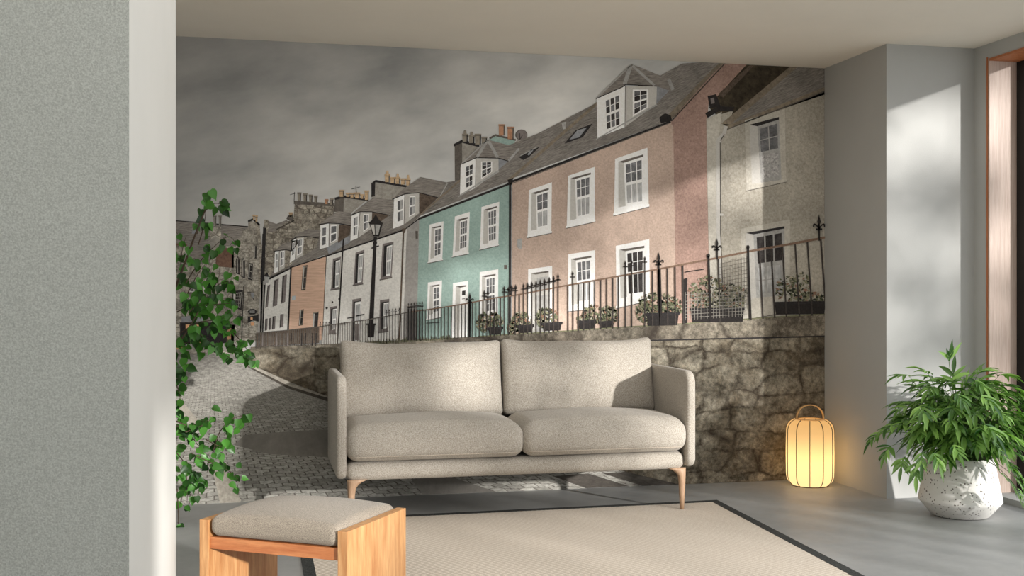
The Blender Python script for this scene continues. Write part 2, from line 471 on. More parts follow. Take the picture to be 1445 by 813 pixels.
P_G1 = pm('leaf_green', (92, 98, 62), (62, 68, 42), 60)
P_G2 = pm('leaf_olive', (120, 118, 80), (90, 84, 56), 60)
P_G3 = pm('leaf_rust', (138, 96, 66), (100, 70, 50), 60)
P_G4 = pm('leaf_pale', (158, 150, 126), (120, 112, 92), 60)
P_G5 = pm('leaf_dark', (48, 50, 36), (32, 34, 26), 60)
P_LAWN = pm('verge_grass', (108, 110, 70), (80, 76, 50), 60)
P_PATCH = pm('smooth_patch', (104, 99, 91), (90, 85, 77), 12, coarse=0.2)
P_STRIP = pm('dark_strip', (70, 64, 56), (48, 43, 38), 14, rot=-0.3, stretch=(1, 1, 4))  # darker diagonal strips on the printed road
P_KERB = pm('kerb_stone', (146, 138, 122), (108, 100, 88), 24)
P_KERBD = pm('kerb_shadow', (74, 66, 56), (50, 44, 38), 24)

def window(outer, sash, cols, up, lo, parent, surround=None, frame=None, glass=None, glass2=None, lay=6, sill=True, split=0.5, door=False, name='pictured_window'):
    p = Pic(); S = surround or P_FRAME; Fm = frame or P_FRAME; g1 = glass or P_GLASS; g2 = glass2 or g1
    p.poly(outer, S, lay)
    TL, TR, BR, BL = outer; a, b, c, d = sash
    # splayed reveal on the left and soffit shadow above the sash
    k = 0.62
    ol = (a[0]+(TL[0]-a[0])*k, a[1]-(a[1]-TL[1])*0.25); od = (d[0]+(BL[0]-d[0])*k, d[1]+(BL[1]-d[1])*0.15)
    p.poly([ol, a, d, od], P_FRAMED if S is P_FRAME else P_DARK if S is P_MAUVE else P_FRAMED, lay+1)
    p.poly([ol, (b[0], b[1]-(b[1]-TR[1])*0.25), b, a], P_STKD if S is P_FRAME else P_DARK, lay+1)
    if sill:
        w = max(1.5, (TR[0]-TL[0])*0.09)
        p.poly([(BL[0]-1, BL[1]-w), (BR[0]+.8, BR[1]-w), (BR[0]+.8, BR[1]), (BL[0]-1, BL[1])], S, lay+2)
        p.line((BL[0]-1, BL[1]), (BR[0]+.8, BR[1]), 0.9, P_STKD, lay+2)
    p.poly(sash, Fm, lay+2)
    if not door:
        m = 0.07
        for (v0, v1, rows, g) in ((m*0.7, split-0.025, up, g1), (split+0.025, 1-m*0.8, lo, g2)):
            for r in range(rows):
                for q in range(cols):
                    u0 = m+(1-2*m)*q/cols + 0.025; u1 = m+(1-2*m)*(q+1)/cols - 0.025
                    w0 = v0+(v1-v0)*r/rows + 0.008; w1 = v0+(v1-v0)*(r+1)/rows - 0.008
                    p.poly(sub(sash, u0, w0, u1, w1), g, lay+3)
    return p.done(name, parent)

def pots(p, items, m, lay=5, cap=False):
    for (x0, x1, y0, y1) in items:
        w = x1-x0
        p.poly([(x0, y0+2), (x1, y0+2), (x1-.3, y1), (x0+.3, y1)], m, lay)
        p.poly([(x0-.5, y0+1), (x1+.5, y0+1), (x1+.5, y0+3), (x0-.5, y0+3)], m, lay+1)
        p.line((x0-.3, y0+3.4), (x1+.3, y0+3.4), .6, P_STKD, lay+1)
        p.line((x1-.8, y0+3), (x1-1, y1), w*0.22, P_STKD if m is not P_POTG else P_DARK, lay+1)
        if cap: p.poly([(x0+w*.3, y0-4), (x1-w*.3, y0-4), (x1-w*.2, y0+1), (x0+w*.2, y0+1)], m, lay+1)

# sky and road
p = Pic(); p.poly([(40, -60), (1200, -60), (1200, 560), (40, 560)], P_SKY, 0); p.done('pictured_sky', MUR)
p = Pic()
p.poly([(40, 494), (262, 493), (300, 491), (354, 500), (480, 560), (700, 620), (980, 680), (980, 800), (40, 800)], P_COB, 2)
p.poly([(345, 614), (420, 608), (540, 604), (620, 640), (480, 646), (380, 641), (330, 628)], P_PATCH, 3)
p.poly([(352, 512), (412, 539), (464, 556), (464, 562), (408, 545), (350, 516)], P_KERB, 3)
p.poly([(350, 516), (408, 545), (464, 562), (464, 567), (406, 548), (349, 518)], P_KERBD, 3)
p.poly([(245, 560), (262, 572), (282, 596), (276, 606), (256, 586), (243, 574)], P_KERB, 3)
p.poly([(300, 664), (318, 662), (340, 706), (336, 716), (312, 716)], P_KERB, 3)
p.poly([(780, 672), (830, 668), (900, 690), (840, 694)], P_STRIP, 3)
p.poly([(850, 668), (910, 664), (960, 684), (920, 690)], P_STRIP, 3)
p.poly([(580, 676), (640, 674), (700, 694), (600, 702)], P_PATCH, 3)
p.done('pictured_road', MUR)

# far stone buildings at the end of the street
H0 = Pic()
H0.poly([(40, 292), (248, 312), (350, 320), (350, 352), (40, 345)], P_SLATE2, 2)
H0.line((40, 292), (248, 311.5), 1.5, P_DARK, 3); H0.line((248, 311.5), (351, 320), 1.5, P_DARK, 3)
H0.poly([(40, 340), (262, 345), (262, 362), (300, 362), (300, 346), (345, 349), (345, 500), (40, 500)], P_RUB2, 3)
H0.poly([(262, 345), (300, 345), (296, 372), (266, 372)], P_SLATE2, 4)
H0.poly([(40, 338), (264, 344), (264, 347), (40, 341)], P_BRICK, 5)
H0.poly([(306, 350), (330, 350), (330, 378), (304, 376)], P_BRICK, 5)
H0.poly([(271.6, 324), (279.7, 324), (279.7, 330), (270.5, 330)], P_LEAD, 5)
H0.poly([(297.4, 320), (312, 320), (312, 342), (296, 342)], P_RUB2, 5)
H0.poly([(294, 340), (304, 333), (314, 342), (314, 350), (294, 350)], P_STKW, 6)
H0.poly([(256, 447), (284, 445), (288, 453), (256, 455)], P_LEAD, 4)
H0.poly([(254, 455), (320, 455), (320, 486), (254, 488)], P_DARK, 4)
H0.poly([(262, 458), (284, 458), (284, 464), (262, 464)], P_LIGHTO, 5)
H0.poly([(274, 476), (286, 476), (286, 486), (276, 486)], P_LIGHTO, 5)
H0.poly([(249, 487), (261, 488), (261, 493), (249, 493)], P_LIGHTO, 5)
H0.poly([(322, 459), (331.5, 458), (330, 482), (320, 484)], P_POTO, 5)
H0.poly([(262, 486), (330, 484), (340, 492), (262, 493)], P_GREYW, 5)
pots(H0, [(301, 305.5, 302, 319), (308.5, 312.6, 302.5, 319.5)], P_STKW)
h = H0.done('pictured_house', MUR)
for (x, y) in ((266, 398), (286, 400), (266, 425), (288, 425)):
    window([(x, y), (x+9, y), (x+9, y+16), (x, y+16)], [(x+2, y+2), (x+8, y+2), (x+8, y+14), (x+2, y+14)], 2, 1, 1, h, surround=P_STKW, glass=P_GLASSD)
H1 = Pic()
H1.poly([(327, 350), (336, 346), (336, 336), (341, 334), (341, 325), (350, 322), (350.6, 310), (366.4, 317), (369, 345), (373, 352), (366, 430), (362, 482), (326, 482)], P_RUB2, 5)
H1.poly([(350, 311), (357, 308), (367, 316.5), (366, 319), (357, 311), (350, 314)], P_DARK, 6)
H1.poly([(359, 312), (366.4, 317), (369, 346), (367, 420), (364, 420), (366, 350)], P_RUB, 6)
pots(H1, [(356.8, 359.6, 302, 311), (360.4, 363.4, 303, 313)], P_POT, 7)
H1.line((344, 404), (341, 480), 1.2, P_DARK, 7); H1.line((371.5, 330), (368, 470), 2.4, P_DARK, 7)
H1.line((348, 412), (356, 413), .8, P_DARK, 7); H1.poly([(353.8, 413), (359, 413), (357.8, 420), (355, 420)], P_LEAD, 8); H1.line((356.3, 420), (359, 424), 1, P_DARK, 8)
h = H1.done('pictured_house', MUR)
for (x0, x1, y0, y1) in ((333, 338.2, 366, 386), (340.6, 345.8, 368, 391)):
    q = Pic(); q.poly([(x0, y0), ((x0+x1)/2, y0-4.5), (x1, y0+.6), (x1, y1+2), (x0, y1)], P_DARK, 7)
    q.poly([(x0+1, y0+1), ((x0+x1)/2, y0-2.5), (x1-1, y0+1), (x1-1, y1), (x0+1.2, y1-1)], P_STKW, 8)
    q.line(((x0+x1)/2+.8, y0), ((x0+x1)/2+1.2, y1), 1.6, P_GLASSD, 9); q.done('pictured_window', h)
window([(351, 371), (357, 372), (356, 396), (350, 394)], [(352.5, 373), (356, 374), (355, 394), (351.5, 392)], 1, 1, 1, h, surround=P_DARK, frame=P_STKW, glass=P_GLASSD, sill=False)
window([(359.4, 346), (362.6, 347), (362, 366), (359, 365)], [(360, 347), (362.2, 348), (361.6, 365), (359.6, 364)], 1, 1, 1, h, surround=P_STKD, frame=P_DARK, glass=P_GLASSD, sill=False)
window([(328, 411), (343, 409), (341, 438), (328, 434)], [(332, 414), (341, 412), (339, 435), (331, 432)], 3, 2, 2, h, surround=P_DARK, frame=P_STKW, glass=P_GLASSD, sill=False)
q = Pic(); q.poly([(349, 440), (353, 436), (359, 436), (363.4, 440), (359, 444), (353, 444)], P_DARK, 9)
for k in range(3): q.line((352.5, 438+1.6*k), (359.5, 438.2+1.6*k), .6, P_HIP, 10)
q.poly([(349.5, 447), (362, 445), (365, 443), (365, 454), (357, 452), (349.5, 456)], P_DARK, 9)
q.poly([(353.5, 448), (356.5, 448), (356.5, 451), (353.5, 451)], P_LIGHTO, 10); q.poly([(353.6, 455), (358.8, 455), (358.8, 459.5), (354.2, 459.5)], P_LIGHTO, 10)
q.done('pictured_sign', h)

# tall rubble gable with the long chimney
H2 = Pic()
H2.poly([(373, 318), (379, 312), (390, 316), (414, 310), (416, 285), (471, 289), (471, 302), (455, 320), (452, 362), (382, 396), (364, 470), (366, 400)], P_RUB, 3)
H2.poly([(379, 312), (390, 316), (408, 309), (390, 326), (378, 328)], P_SLATE2, 4)
H2.line((390, 324), (415, 311), 1.6, P_KERBD, 5)
H2.poly([(372.8, 310), (378.5, 310), (379.5, 322), (372, 322)], P_RUB, 5)
H2.poly([(371.5, 320), (375.5, 322), (373, 400), (367, 400)], P_DARK, 5)
H2.poly([(404, 309), (406.4, 304), (414, 304), (414.4, 314)], P_STKD, 5); pots(H2, [(408, 413, 298.6, 306)], P_POT)
H2.poly([(415, 283), (471, 287), (472, 291.5), (414.5, 288)], P_STKD, 5)
H2.line((415.6, 271), (415, 285), .7, P_DARK, 5); H2.line((409, 275), (417, 272.6), .7, P_DARK, 5)
pots(H2, [(419.8, 425, 270.5, 283.5), (428, 433.4, 272, 284.4), (436, 441, 273.6, 285), (443.4, 448, 275, 286), (465.6, 470.4, 279, 289)], P_POTG, 6)
pots(H2, [(458.6, 463, 280, 288)], P_POTO, 6)
h = H2.done('pictured_house', MUR)

# small white houses at the far end of the terrace
H3 = Pic()
H3.poly([(368, 398), (382, 391), (411, 377), (404.5, 480), (362, 482)], P_WHITE, 6)
H3.poly([(368, 398), (376, 394), (368, 480), (362, 482)], P_GREYW, 7)
H3.poly([(380, 393), (386, 380), (400, 372), (412, 362), (428, 356), (452, 332), (462, 358), (411, 378)], P_SLATE, 6)
H3.line((380, 394), (411, 378.5), 1.6, P_DARK, 7)
H3.line((373.5, 402), (370.5, 474), 2, P_DARK, 10); H3.poly([(372.5, 390), (380.5, 391), (378.5, 399), (374.5, 399)], P_HIP, 10); H3.poly([(374, 387), (377, 384), (380, 391), (373, 390)], P_DARK, 10)
h = H3.done('pictured_house', MUR)
for q4 in ([(386.8, 395.6), (393.5, 392.6), (391, 431), (384.6, 433)], [(398.6, 389.8), (405, 387), (402.4, 426), (396.4, 429)], [(377.5, 403), (381.4, 401.5), (378, 433), (374.4, 435)],
           [(374.2, 450), (377.8, 449.6), (377, 466), (373.6, 467)], [(380, 449), (383, 448.6), (382.4, 465), (379.4, 466)], [(384.6, 446.6), (389, 446), (388, 464), (383.6, 465)], [(395.4, 443.6), (400.4, 443), (399.4, 461), (394.4, 463)]):
    window(q4, sub(q4, .34, .05, .95, .95), 1, 1, 1, h, surround=P_MAUVE, frame=P_MAUVE, glass=P_MAUVE, lay=8, sill=False)
def dormer(roof, left, right, wl, wr, side=None, sidem=None, hips=(), parent=None, rm=None, cl=2, cr=2, up=1, lay=10, extra=()):
    q = Pic()
    if side: q.poly(side, sidem or P_BROWN, lay)
    q.poly(left, P_FRAME, lay+1); q.poly(right, P_FRAMED, lay+1)
    q.line(right[0], right[3], 0.9, P_STKD, lay+2)
    q.poly(roof, rm or P_SLATE2, lay+3)
    q.pline([roof[0]] + [(x, y) for x, y in roof[-1:0:-1]][:3], 1.2, P_DARK, lay+4)
    for (a, b, w) in hips: q.line(a, b, w, P_HIP, lay+4)
    for (quadp, m) in extra: q.poly(quadp, m, lay+3)
    for (wq, c) in ((wl, cl), (wr, cr)):
        q.poly(wq, P_FRAME, lay+2)
        for (v0, v1, n) in ((.05, .47, up), (.53, .95, up)):
            for i in range(n):
                for j in range(c):
                    q.poly(sub(wq, .08+.84*j/c+.03, v0+(v1-v0)*i/n+.01, .08+.84*(j+1)/c-.03, v0+(v1-v0)*(i+1)/n-.01), P_GLASS if (i+j) % 2 == 0 else P_GLASSD if n > 1 else P_GLASSL, lay+3)
    return q.done('pictured_dormer', parent)
dormer([(387, 354.6), (398, 345), (412, 340), (424, 338), (412, 354), (402, 352.5)], [(388, 354.4), (394, 353.4), (393.4, 383), (386.8, 386)], [(394, 353.4), (402.4, 352), (401.6, 378), (393.4, 383)],
       [(389, 357), (392.8, 356.4), (392.2, 378), (388.4, 380)], [(395.6, 355), (401.4, 354), (400.8, 374), (395, 377)], [(402.4, 352), (412, 352), (412, 372), (402, 380)], P_RUB, parent=h, lay=9)
dormer([(410, 340.4), (418.5, 331), (435, 323), (452.4, 325), (450, 336), (430, 333.6), (418, 334.6)], [(411.5, 340.4), (418, 336.4), (416.6, 366), (409, 371)], [(418, 336.4), (429, 334.6), (427.4, 360.3), (416.6, 366)],
       [(412.6, 343), (416.6, 340.4), (415.6, 359), (411.6, 362)], [(420, 338), (427.4, 336.4), (426, 357), (419, 361)], [(429, 334.6), (450, 335.6), (446, 350), (427.6, 361)], P_RUB, parent=h, lay=11)

# orange house
H4 = Pic()
H4.poly([(410.3, 377), (461, 361), (455, 480), (404.5, 480)], P_ORANGE, 7)
H4.poly([(409.6, 377), (411.8, 377), (407, 480), (404.4, 480)], P_DARK, 9)
H4.line((409, 378), (461, 361), 1.6, P_DARK, 9)
H4.poly([(412, 418), (417, 417.4), (416.6, 423.4), (411.6, 424)], P_PLATE, 9)
h = H4.done('pictured_house', MUR)
for q4 in ([(427.4, 375.5), (433.9, 374), (431, 409.6), (425, 410)], [(422.9, 437.5), (428.7, 436.3), (427, 459), (421.3, 460)]):
    window(q4, sub(q4, .34, .04, .95, .95), 1, 1, 1, h, surround=P_KERBD, frame=P_VERGE, glass=P_GLASSD, lay=9, sill=False)
q4 = [(441.6, 441.4), (449.8, 439.6), (447, 480), (440, 480)]; window(q4, sub(q4, .3, .05, .95, 1), 1, 1, 1, h, surround=P_VERGE, frame=P_DARK, glass=P_GLASSD, lay=9, sill=False, name='pictured_door')

# the two long white houses
H5 = Pic()
H5.poly([(460, 361), (571, 323), (592, 307), (588, 486), (454, 486)], P_WHITE, 7)
H5.poly([(574, 322), (592, 307), (588, 486), (568, 486)], P_GREYW, 8)
H5.poly([(449, 352), (470, 340), (500, 318), (540, 296), (590, 268), (632, 257), (652, 254), (592, 306), (571, 324), (460, 362)], P_SLATE, 7)
H5.line((459, 362), (571, 324.5), 2, P_BLK, 9); H5.line((571, 324), (592, 308), 1.5, P_BLK, 9)
H5.line((593, 303), (650, 254), 2.4, P_VERGE, 9)
H5.line((484.5, 338), (476, 486), 2, P_BLK, 13); H5.line((569.4, 325), (563, 486), 2.2, P_BROWN, 13)
H5.poly([(566.6, 323), (573, 322), (571.4, 329), (568, 329)], P_BROWN, 14)
H5.poly([(586, 326), (589.6, 326), (589.6, 337), (586.4, 337)], P_STKD, 13)
H5.ell(469, 426.5, 1.2, 1.6, P_DARK, 13); H5.ell(461, 434.6, 1.6, 1.8, P_DARK, 13); H5.ell(478.5, 422, 1.2, 1.4, P_DARK, 13)
H5.poly([(460.8, 349), (493.5, 333), (494, 342), (464, 359)], P_LEAD, 9)
h = H5.done('pictured_house', MUR)
for (o_, s_) in (([(469.7, 365.6), (481, 362.2), (478.5, 408), (467, 410)], [(473.8, 368.8), (480, 366.6), (477.6, 405), (472.8, 406)]),
                 ([(501.6, 356.7), (514, 352.4), (511.6, 401), (498.6, 403.4)], [(506, 359.7), (512.6, 357.7), (510, 398), (504.4, 399)]),
                 ([(539.8, 344.2), (555.4, 341), (552.4, 392), (536.6, 395.5)], [(545.8, 348), (553.6, 345.5), (550.8, 389), (544.2, 390)]),
                 ([(465.7, 433.5), (476, 431.5), (473.6, 471), (463.8, 472)], [(469.7, 436.5), (475.2, 435.5), (472.8, 465), (468.4, 466)]),
                 ([(536, 423.7), (549.4, 421.7), (547.4, 468), (534.6, 470)], [(541.5, 427.6), (548.4, 426.6), (546.2, 463), (540.4, 464)])):
    window(o_, s_, 2, 1, 1, h, surround=P_MAUVE, glass=P_GLASSL, glass2=P_GLASSL, lay=9)
o_ = [(497.2, 422.7), (510, 420.7), (508, 484), (495.3, 484)]; window(o_, [(501, 427), (509, 425.4), (507, 484), (500, 484)], 1, 1, 1, h, surround=P_MAUVE, glass=P_GLASSL, glass2=P_MAUVE, lay=9, sill=False, name='pictured_door')
c = Pic(); c.poly([(472.8, 279.5), (485.5, 277), (518, 282), (494, 302), (471, 299)], P_STKW, 4); c.poly([(472.8, 279.5), (485.5, 277), (484.6, 299), (471, 299)], P_STKD, 5)
c.poly([(472, 279), (485, 275.5), (520, 281), (520, 284), (485, 279), (472.4, 282.4)], P_DARK, 6)
pots(c, [(479, 485.5, 267, 278), (488.4, 493.6, 271, 278), (494.3, 500, 271, 279), (500.8, 507.8, 270.6, 280), (508.6, 513.6, 273, 280.5), (514.6, 520.4, 267.8, 282)], P_POT, 7)
c.line((496, 267), (508, 264), .7, P_DARK, 8); c.line((502, 263), (503, 272), .7, P_DARK, 8); c.done('pictured_chimney', h)
c = Pic(); c.poly([(524, 259.6), (530, 257), (574, 264), (560, 283), (524.4, 279)], P_STKW, 4); c.poly([(524, 259.6), (529.5, 258), (529, 277), (524, 278)], P_DARK, 5)
c.poly([(523.8, 258.8), (530, 254), (575.4, 262), (574.6, 265), (530, 257.4), (524.4, 261)], P_DARK, 6)
pots(c, [(543, 550, 245, 257), (558, 564.4, 249, 259.6), (573, 579, 251, 262)], P_POT, 7, cap=True); pots(c, [(550.9, 557.5, 249, 258.4), (565.5, 572.2, 250.8, 260.6)], P_POT, 7); c.done('pictured_chimney', h)
dormer([(450, 317), (462, 308), (476.8, 298), (495, 300.3), (495, 318.5), (478.4, 315.6), (463, 315)], [(452, 318), (464.6, 315.5), (464, 348.3), (451, 351.8)], [(464.6, 315.5), (478.4, 316.3), (476.8, 340.3), (464, 348.3)],
       [(454.4, 320.4), (460.8, 319.4), (460, 346), (454, 348.4)], [(466.4, 318.4), (475.6, 317.6), (474.8, 338.6), (466, 343.4)], [(478.6, 317), (495, 318.6), (493.5, 331), (477, 343)], P_BROWN, parent=h, cl=1, cr=1)
dormer([(494.6, 304), (510, 291), (527, 278.7), (556, 282.7), (550, 304), (524.7, 299), (508, 298.9)], [(496, 305), (508, 299.3), (505.3, 335.8), (494.3, 340.3)], [(508, 299.3), (524.9, 299.4), (524, 322.7), (505, 335.8)],
       [(498.3, 306.4), (505.7, 303.4), (504.4, 332), (498, 335)], [(512.7, 302), (520.6, 302), (520, 322), (512.5, 327.5)], [(525, 299.4), (548.7, 304), (524.2, 323)], P_BROWN, parent=h)
dormer([(553.3, 281.4), (570, 266), (593.5, 250), (632, 258), (618, 279), (591, 272), (570, 274)], [(556, 281), (571, 274.8), (569.9, 317), (554.3, 322.9)], [(571, 274.8), (591.2, 272.2), (591, 301), (569.9, 317)],
       [(559.8, 282.6), (569.4, 279), (568.6, 312), (560, 315.4)], [(577.8, 277), (586, 276.6), (585.7, 302), (577, 306.4)], [(591.4, 272.4), (617.5, 279), (592, 303)], P_BROWN, hips=[((631, 259), (621, 277), 1.4)], parent=h)
c = Pic()   # street lamp in front of the white house
c.line((529.6, 334), (523.6, 458), 4.2, P_BLK, 15, 6.5); c.poly([(520.7, 314.7), (540, 315.2), (535, 333.6), (526.6, 333.4)], P_BLK, 15)
c.poly([(522.3, 317), (528, 317), (529, 331), (527, 331)], P_FRAMED, 16); c.poly([(529.4, 317), (536.6, 317.4), (533.6, 331), (530, 331)], P_HIP, 16)
c.poly([(519.5, 315), (526, 309.6), (530, 302.4), (534, 309.8), (541, 315.6)], P_BLK, 16)
c.line((524, 350.5), (534.6, 347), 1.8, P_BLK, 16); c.ell(529, 343, 3, 3, P_BLK, 16)
c.poly([(518.4, 458), (529, 458), (527.6, 476), (519, 476)], P_BLK, 16); c.poly([(517, 456.5), (530, 456.5), (530, 459), (517, 459)], P_BLK, 17); c.poly([(521, 450), (527, 450), (527, 457), (520.6, 457)], P_BLK, 17)
c.done('pictured_street_lamp', MUR)

# teal house
H6 = Pic()
H6.poly([(591.4, 308), (719.5, 258), (720, 490), (587.5, 490)], P_TEAL, 9)
H6.poly([(592, 305), (625, 277), (650, 255), (672, 230), (690, 214), (723, 203), (760, 188), (842, 145), (718, 256)], P_SLATE, 9)
H6.line((590.6, 309), (719, 259.4), 3, P_BLK, 10)
H6.poly([(732, 222), (750, 212), (762, 207), (746, 222), (738, 226)], P_DARK, 11); H6.line((734, 220), (757, 208), 1.4, P_HIP, 12); H6.line((745, 219), (751, 211), 3, P_LEAD, 12)
H6.poly([(711, 374), (715, 374), (715, 380), (711, 380)], P_STKD, 11)
h = H6.done('pictured_house', MUR)
c = Pic(); c.poly([(641.5, 206), (652, 199), (676, 206), (668, 224), (649.6, 236), (649.4, 254), (641.8, 257)], P_STKD, 5); c.poly([(652, 201), (676, 207), (667, 224), (652, 232)], P_STKW, 6)
c.poly([(640, 203.5), (652, 197), (676.4, 204), (676, 208), (652, 201.6), (640.6, 207)], P_DARK, 7)
pots(c, [(652.4, 660, 188, 200), (661.6, 669.3, 190, 202)], P_POTG, 8, cap=True); pots(c, [(670, 678.6, 188, 204), (679.6, 687, 192, 204)], P_POTG, 8); c.done('pictured_chimney', h)
c = Pic(); c.poly([(690, 196), (699, 190.5), (727.5, 197.5), (724, 206), (697, 203)], P_TEAL, 5); c.poly([(690, 194.5), (699, 189.4), (728, 196.4), (727.6, 199), (699, 192.4), (692, 196.6)], P_STKD, 6)
pots(c, [(703.7, 712.2, 174.5, 191.5), (716, 724.8, 178, 196.5)], P_POTO, 7)
c.line((726, 203), (734, 196), 2.4, P_STKW, 7); c.ell(735.6, 190.6, 8.6, 7.8, P_STKD, 8); c.ell(735.8, 190.8, 7.6, 6.8, P_MAUVE, 9); c.line((733, 188), (733.4, 197), .8, P_DARK, 10); c.line((733.4, 197), (737, 191), .7, P_DARK, 10); c.done('pictured_chimney', h)
dormer([(649.5, 232.4), (668, 214), (687.4, 197.2), (732.7, 209), (717, 227.6), (703, 223.4), (671.7, 222.8)], [(650, 232), (671.4, 223.4), (670.6, 265.6), (648.8, 275)], [(671.4, 223.4), (703.2, 223.8), (703.2, 240), (670.6, 265.6)],
       [(656, 234.4), (668.2, 229.8), (667, 262.5), (656.6, 267.5)], [(678.5, 228), (694.3, 228), (694.3, 242.6), (678.5, 253.4)], [(703.2, 223.8), (716.8, 227.6), (703.2, 240)], P_LEAD,
       hips=[((687, 199), (672.5, 222.5), 4.2), ((689, 199), (702, 222.5), 4.2), ((732, 210), (717.6, 227), 3), ((686, 199), (651, 231.5), 1.8)], parent=h, cl=2, cr=2, up=2, lay=12,
       extra=[([(648.8, 275), (703.2, 240), (704, 243), (646, 279)], P_HIP)])
for (o_, s_) in (([(606, 317), (625.7, 312.3), (624, 367.6), (604, 371.8)], [(613, 322.4), (622.8, 320.2), (622, 361), (612.3, 364)]),
                 ([(641.6, 305.6), (662.7, 299), (660.8, 358.4), (638.2, 363.4)], [(648.9, 312), (659.8, 308.6), (658.7, 351), (648, 354)]),
                 ([(679.2, 292.3), (704.4, 284.7), (703, 346.7), (677, 353.3)], [(687.6, 297.4), (701, 293), (700, 340.6), (688.8, 343.4)]),
                 ([(603.6, 398.8), (623.6, 395.6), (622, 448), (602, 452)], [(611, 404.8), (620, 403), (619.6, 441), (610.6, 443)]),
                 ([(676.7, 384), (702.9, 380), (702.5, 448), (676, 452)], [(685, 391.4), (699, 388.8), (698.2, 440), (685.5, 443)])):
    window(o_, s_, 2 if o_[0][0] < 640 else 3, 2, 2, h, lay=12)
o_ = [(639, 399.6), (660.5, 396.4), (659, 478), (637, 478)]; d_ = window(o_, [(649.4, 406), (657.6, 404.4), (656.4, 478), (648.2, 478)], 1, 1, 1, h, lay=12, door=True, sill=False, name='pictured_door')
c = Pic(); c.poly([(651.7, 410.8), (656.6, 410), (656.4, 416.4), (651.6, 417)], P_GLASSD, 17); c.line((651.6, 422), (656, 421.4), 1, P_STKD, 17); c.done('pictured_door_window', h)
c = Pic(); c.line((719.6, 257), (719, 492), 3.4, P_BLK, 12); c.line((721.4, 257), (721, 492), 1, P_LEAD, 13); c.poly([(716, 254), (724, 251), (722, 261), (718, 261)], P_BLK, 13); c.done('pictured_drainpipe', h)

# pink house
H7 = Pic()
H7.poly([(720.5, 257), (947, 171), (952.5, 492), (720.5, 492)], P_PINK, 10)
H7.poly([(947, 171), (975, 132), (1017, 90), (1060, 84), (1012, 137), (1000, 140), (998, 165), (1003, 492), (952.5, 492)], P_PINK2, 10)
H7.line((948, 176), (953, 492), 3, P_PINK, 11)
H7.poly([(717, 254), (780, 198), (842, 145), (880, 130), (932, 106.6), (962, 90), (1019, 86), (947, 170)], P_SLATE, 10)
H7.poly([(715, 254.6), (842, 143.4), (843, 148), (722, 254)], P_VERGE, 12)
H7.poly([(942, 163), (1000, 103), (1017, 87), (1024, 87), (1004, 106), (946, 170)], P_VERGE, 12)
H7.line((1024, 88), (947, 171), 1.6, P_KERBD, 13)
H7.line((719, 257.6), (946, 172), 3.2, P_BLK, 12); H7.line((719, 260.4), (944, 174), 1, P_STKD, 13)
H7.poly([(930, 166), (938, 160), (946, 163), (948, 171), (932, 174)], P_BLK, 14)
H7.poly([(796, 203), (812, 184), (836, 174.6), (822, 194)], P_DARK, 12); H7.poly([(803, 197.6), (814, 184.4), (828, 180), (817, 194)], P_LEAD, 13)
H7.poly([(792, 173), (798, 171.6), (797.6, 182), (794, 183)], P_HIP, 13); H7.line((791, 172.6), (799, 171), 1.4, P_STKD, 14)
H7.poly([(730, 337.5), (736.4, 336.4), (736, 350.4), (733, 352), (729.6, 349)], P_HIP, 13)
h = H7.done('pictured_house', MUR)
dormer([(840.6, 139.6), (866, 115), (891, 91), (949, 114), (950.4, 128), (943, 127.6), (926.4, 121.8), (882.6, 119.5), (878, 123)], [(841.5, 139.3), (882, 121.4), (881.4, 179.4), (842.6, 195)], [(882, 121.4), (926.4, 122.4), (925.6, 147), (881.4, 179.4)],
       [(851.6, 141), (875.6, 130.8), (876.2, 177.6), (853.8, 186)], [(892.3, 126.6), (914.4, 126.6), (914.3, 151.6), (892.3, 165)], [(926.4, 122), (944, 128), (925.8, 147)], P_LEAD,
       hips=[((889, 94), (881, 119), 5.5), ((892, 93), (923, 121), 3.4), ((943, 112.6), (949, 127), 5), ((889, 93), (842, 138.6), 1.6)], parent=h, cl=3, cr=2, up=2, lay=14,
       extra=[([(842.6, 195), (925.6, 147), (927, 149), (838, 199)], P_HIP)])
for (o_, s_, n_) in (([(746.2, 268.4), (778.4, 257.4), (777.6, 329), (744, 336.2)], [(755.8, 274), (774.2, 268), (773.4, 320.7), (757.2, 323.8)], (2, 2, 1)),
                 ([(801.4, 248.3), (838.8, 235.6), (839, 313.2), (799.3, 322.4)], [(811, 252.8), (833.4, 246.4), (832.8, 304.8), (813, 309)], (3, 2, 1)),
                 ([(867.6, 224.3), (913.2, 208.6), (915, 292), (866, 305)], [(879.7, 230), (907.4, 221.2), (908, 288), (882.4, 290.9)], (3, 2, 1)),
                 ([(801.6, 359), (839.3, 353), (839, 436), (801, 440)], [(812, 367.6), (834.2, 363.6), (834.2, 427), (815, 429)], (3, 2, 1)),
                 ([(868.5, 347), (915.8, 337.6), (916.6, 424), (869.7, 436)], [(882, 354.6), (908.8, 350), (908.8, 416), (884.6, 419)], (3, 2, 1))):
    window(o_, s_, n_[0], n_[1], n_[2], h, lay=13, glass=P_GLASSD if o_[0][1] > 340 and o_[0][0] > 860 else P_GLASS, glass2=P_GLASSD if o_[0][0] > 860 and o_[0][1] > 340 else P_GLASSL)
o_ = [(745, 380), (778.9, 375.2), (778.6, 478), (744, 478)]; window(o_, [(755.4, 387.6), (774, 384.4), (774, 478), (755, 478)], 1, 1, 1, h, lay=13, surround=P_FRAME, frame=P_FRAMED, glass=P_HIP, glass2=P_HIP, sill=False, split=.3, name='pictured_door')

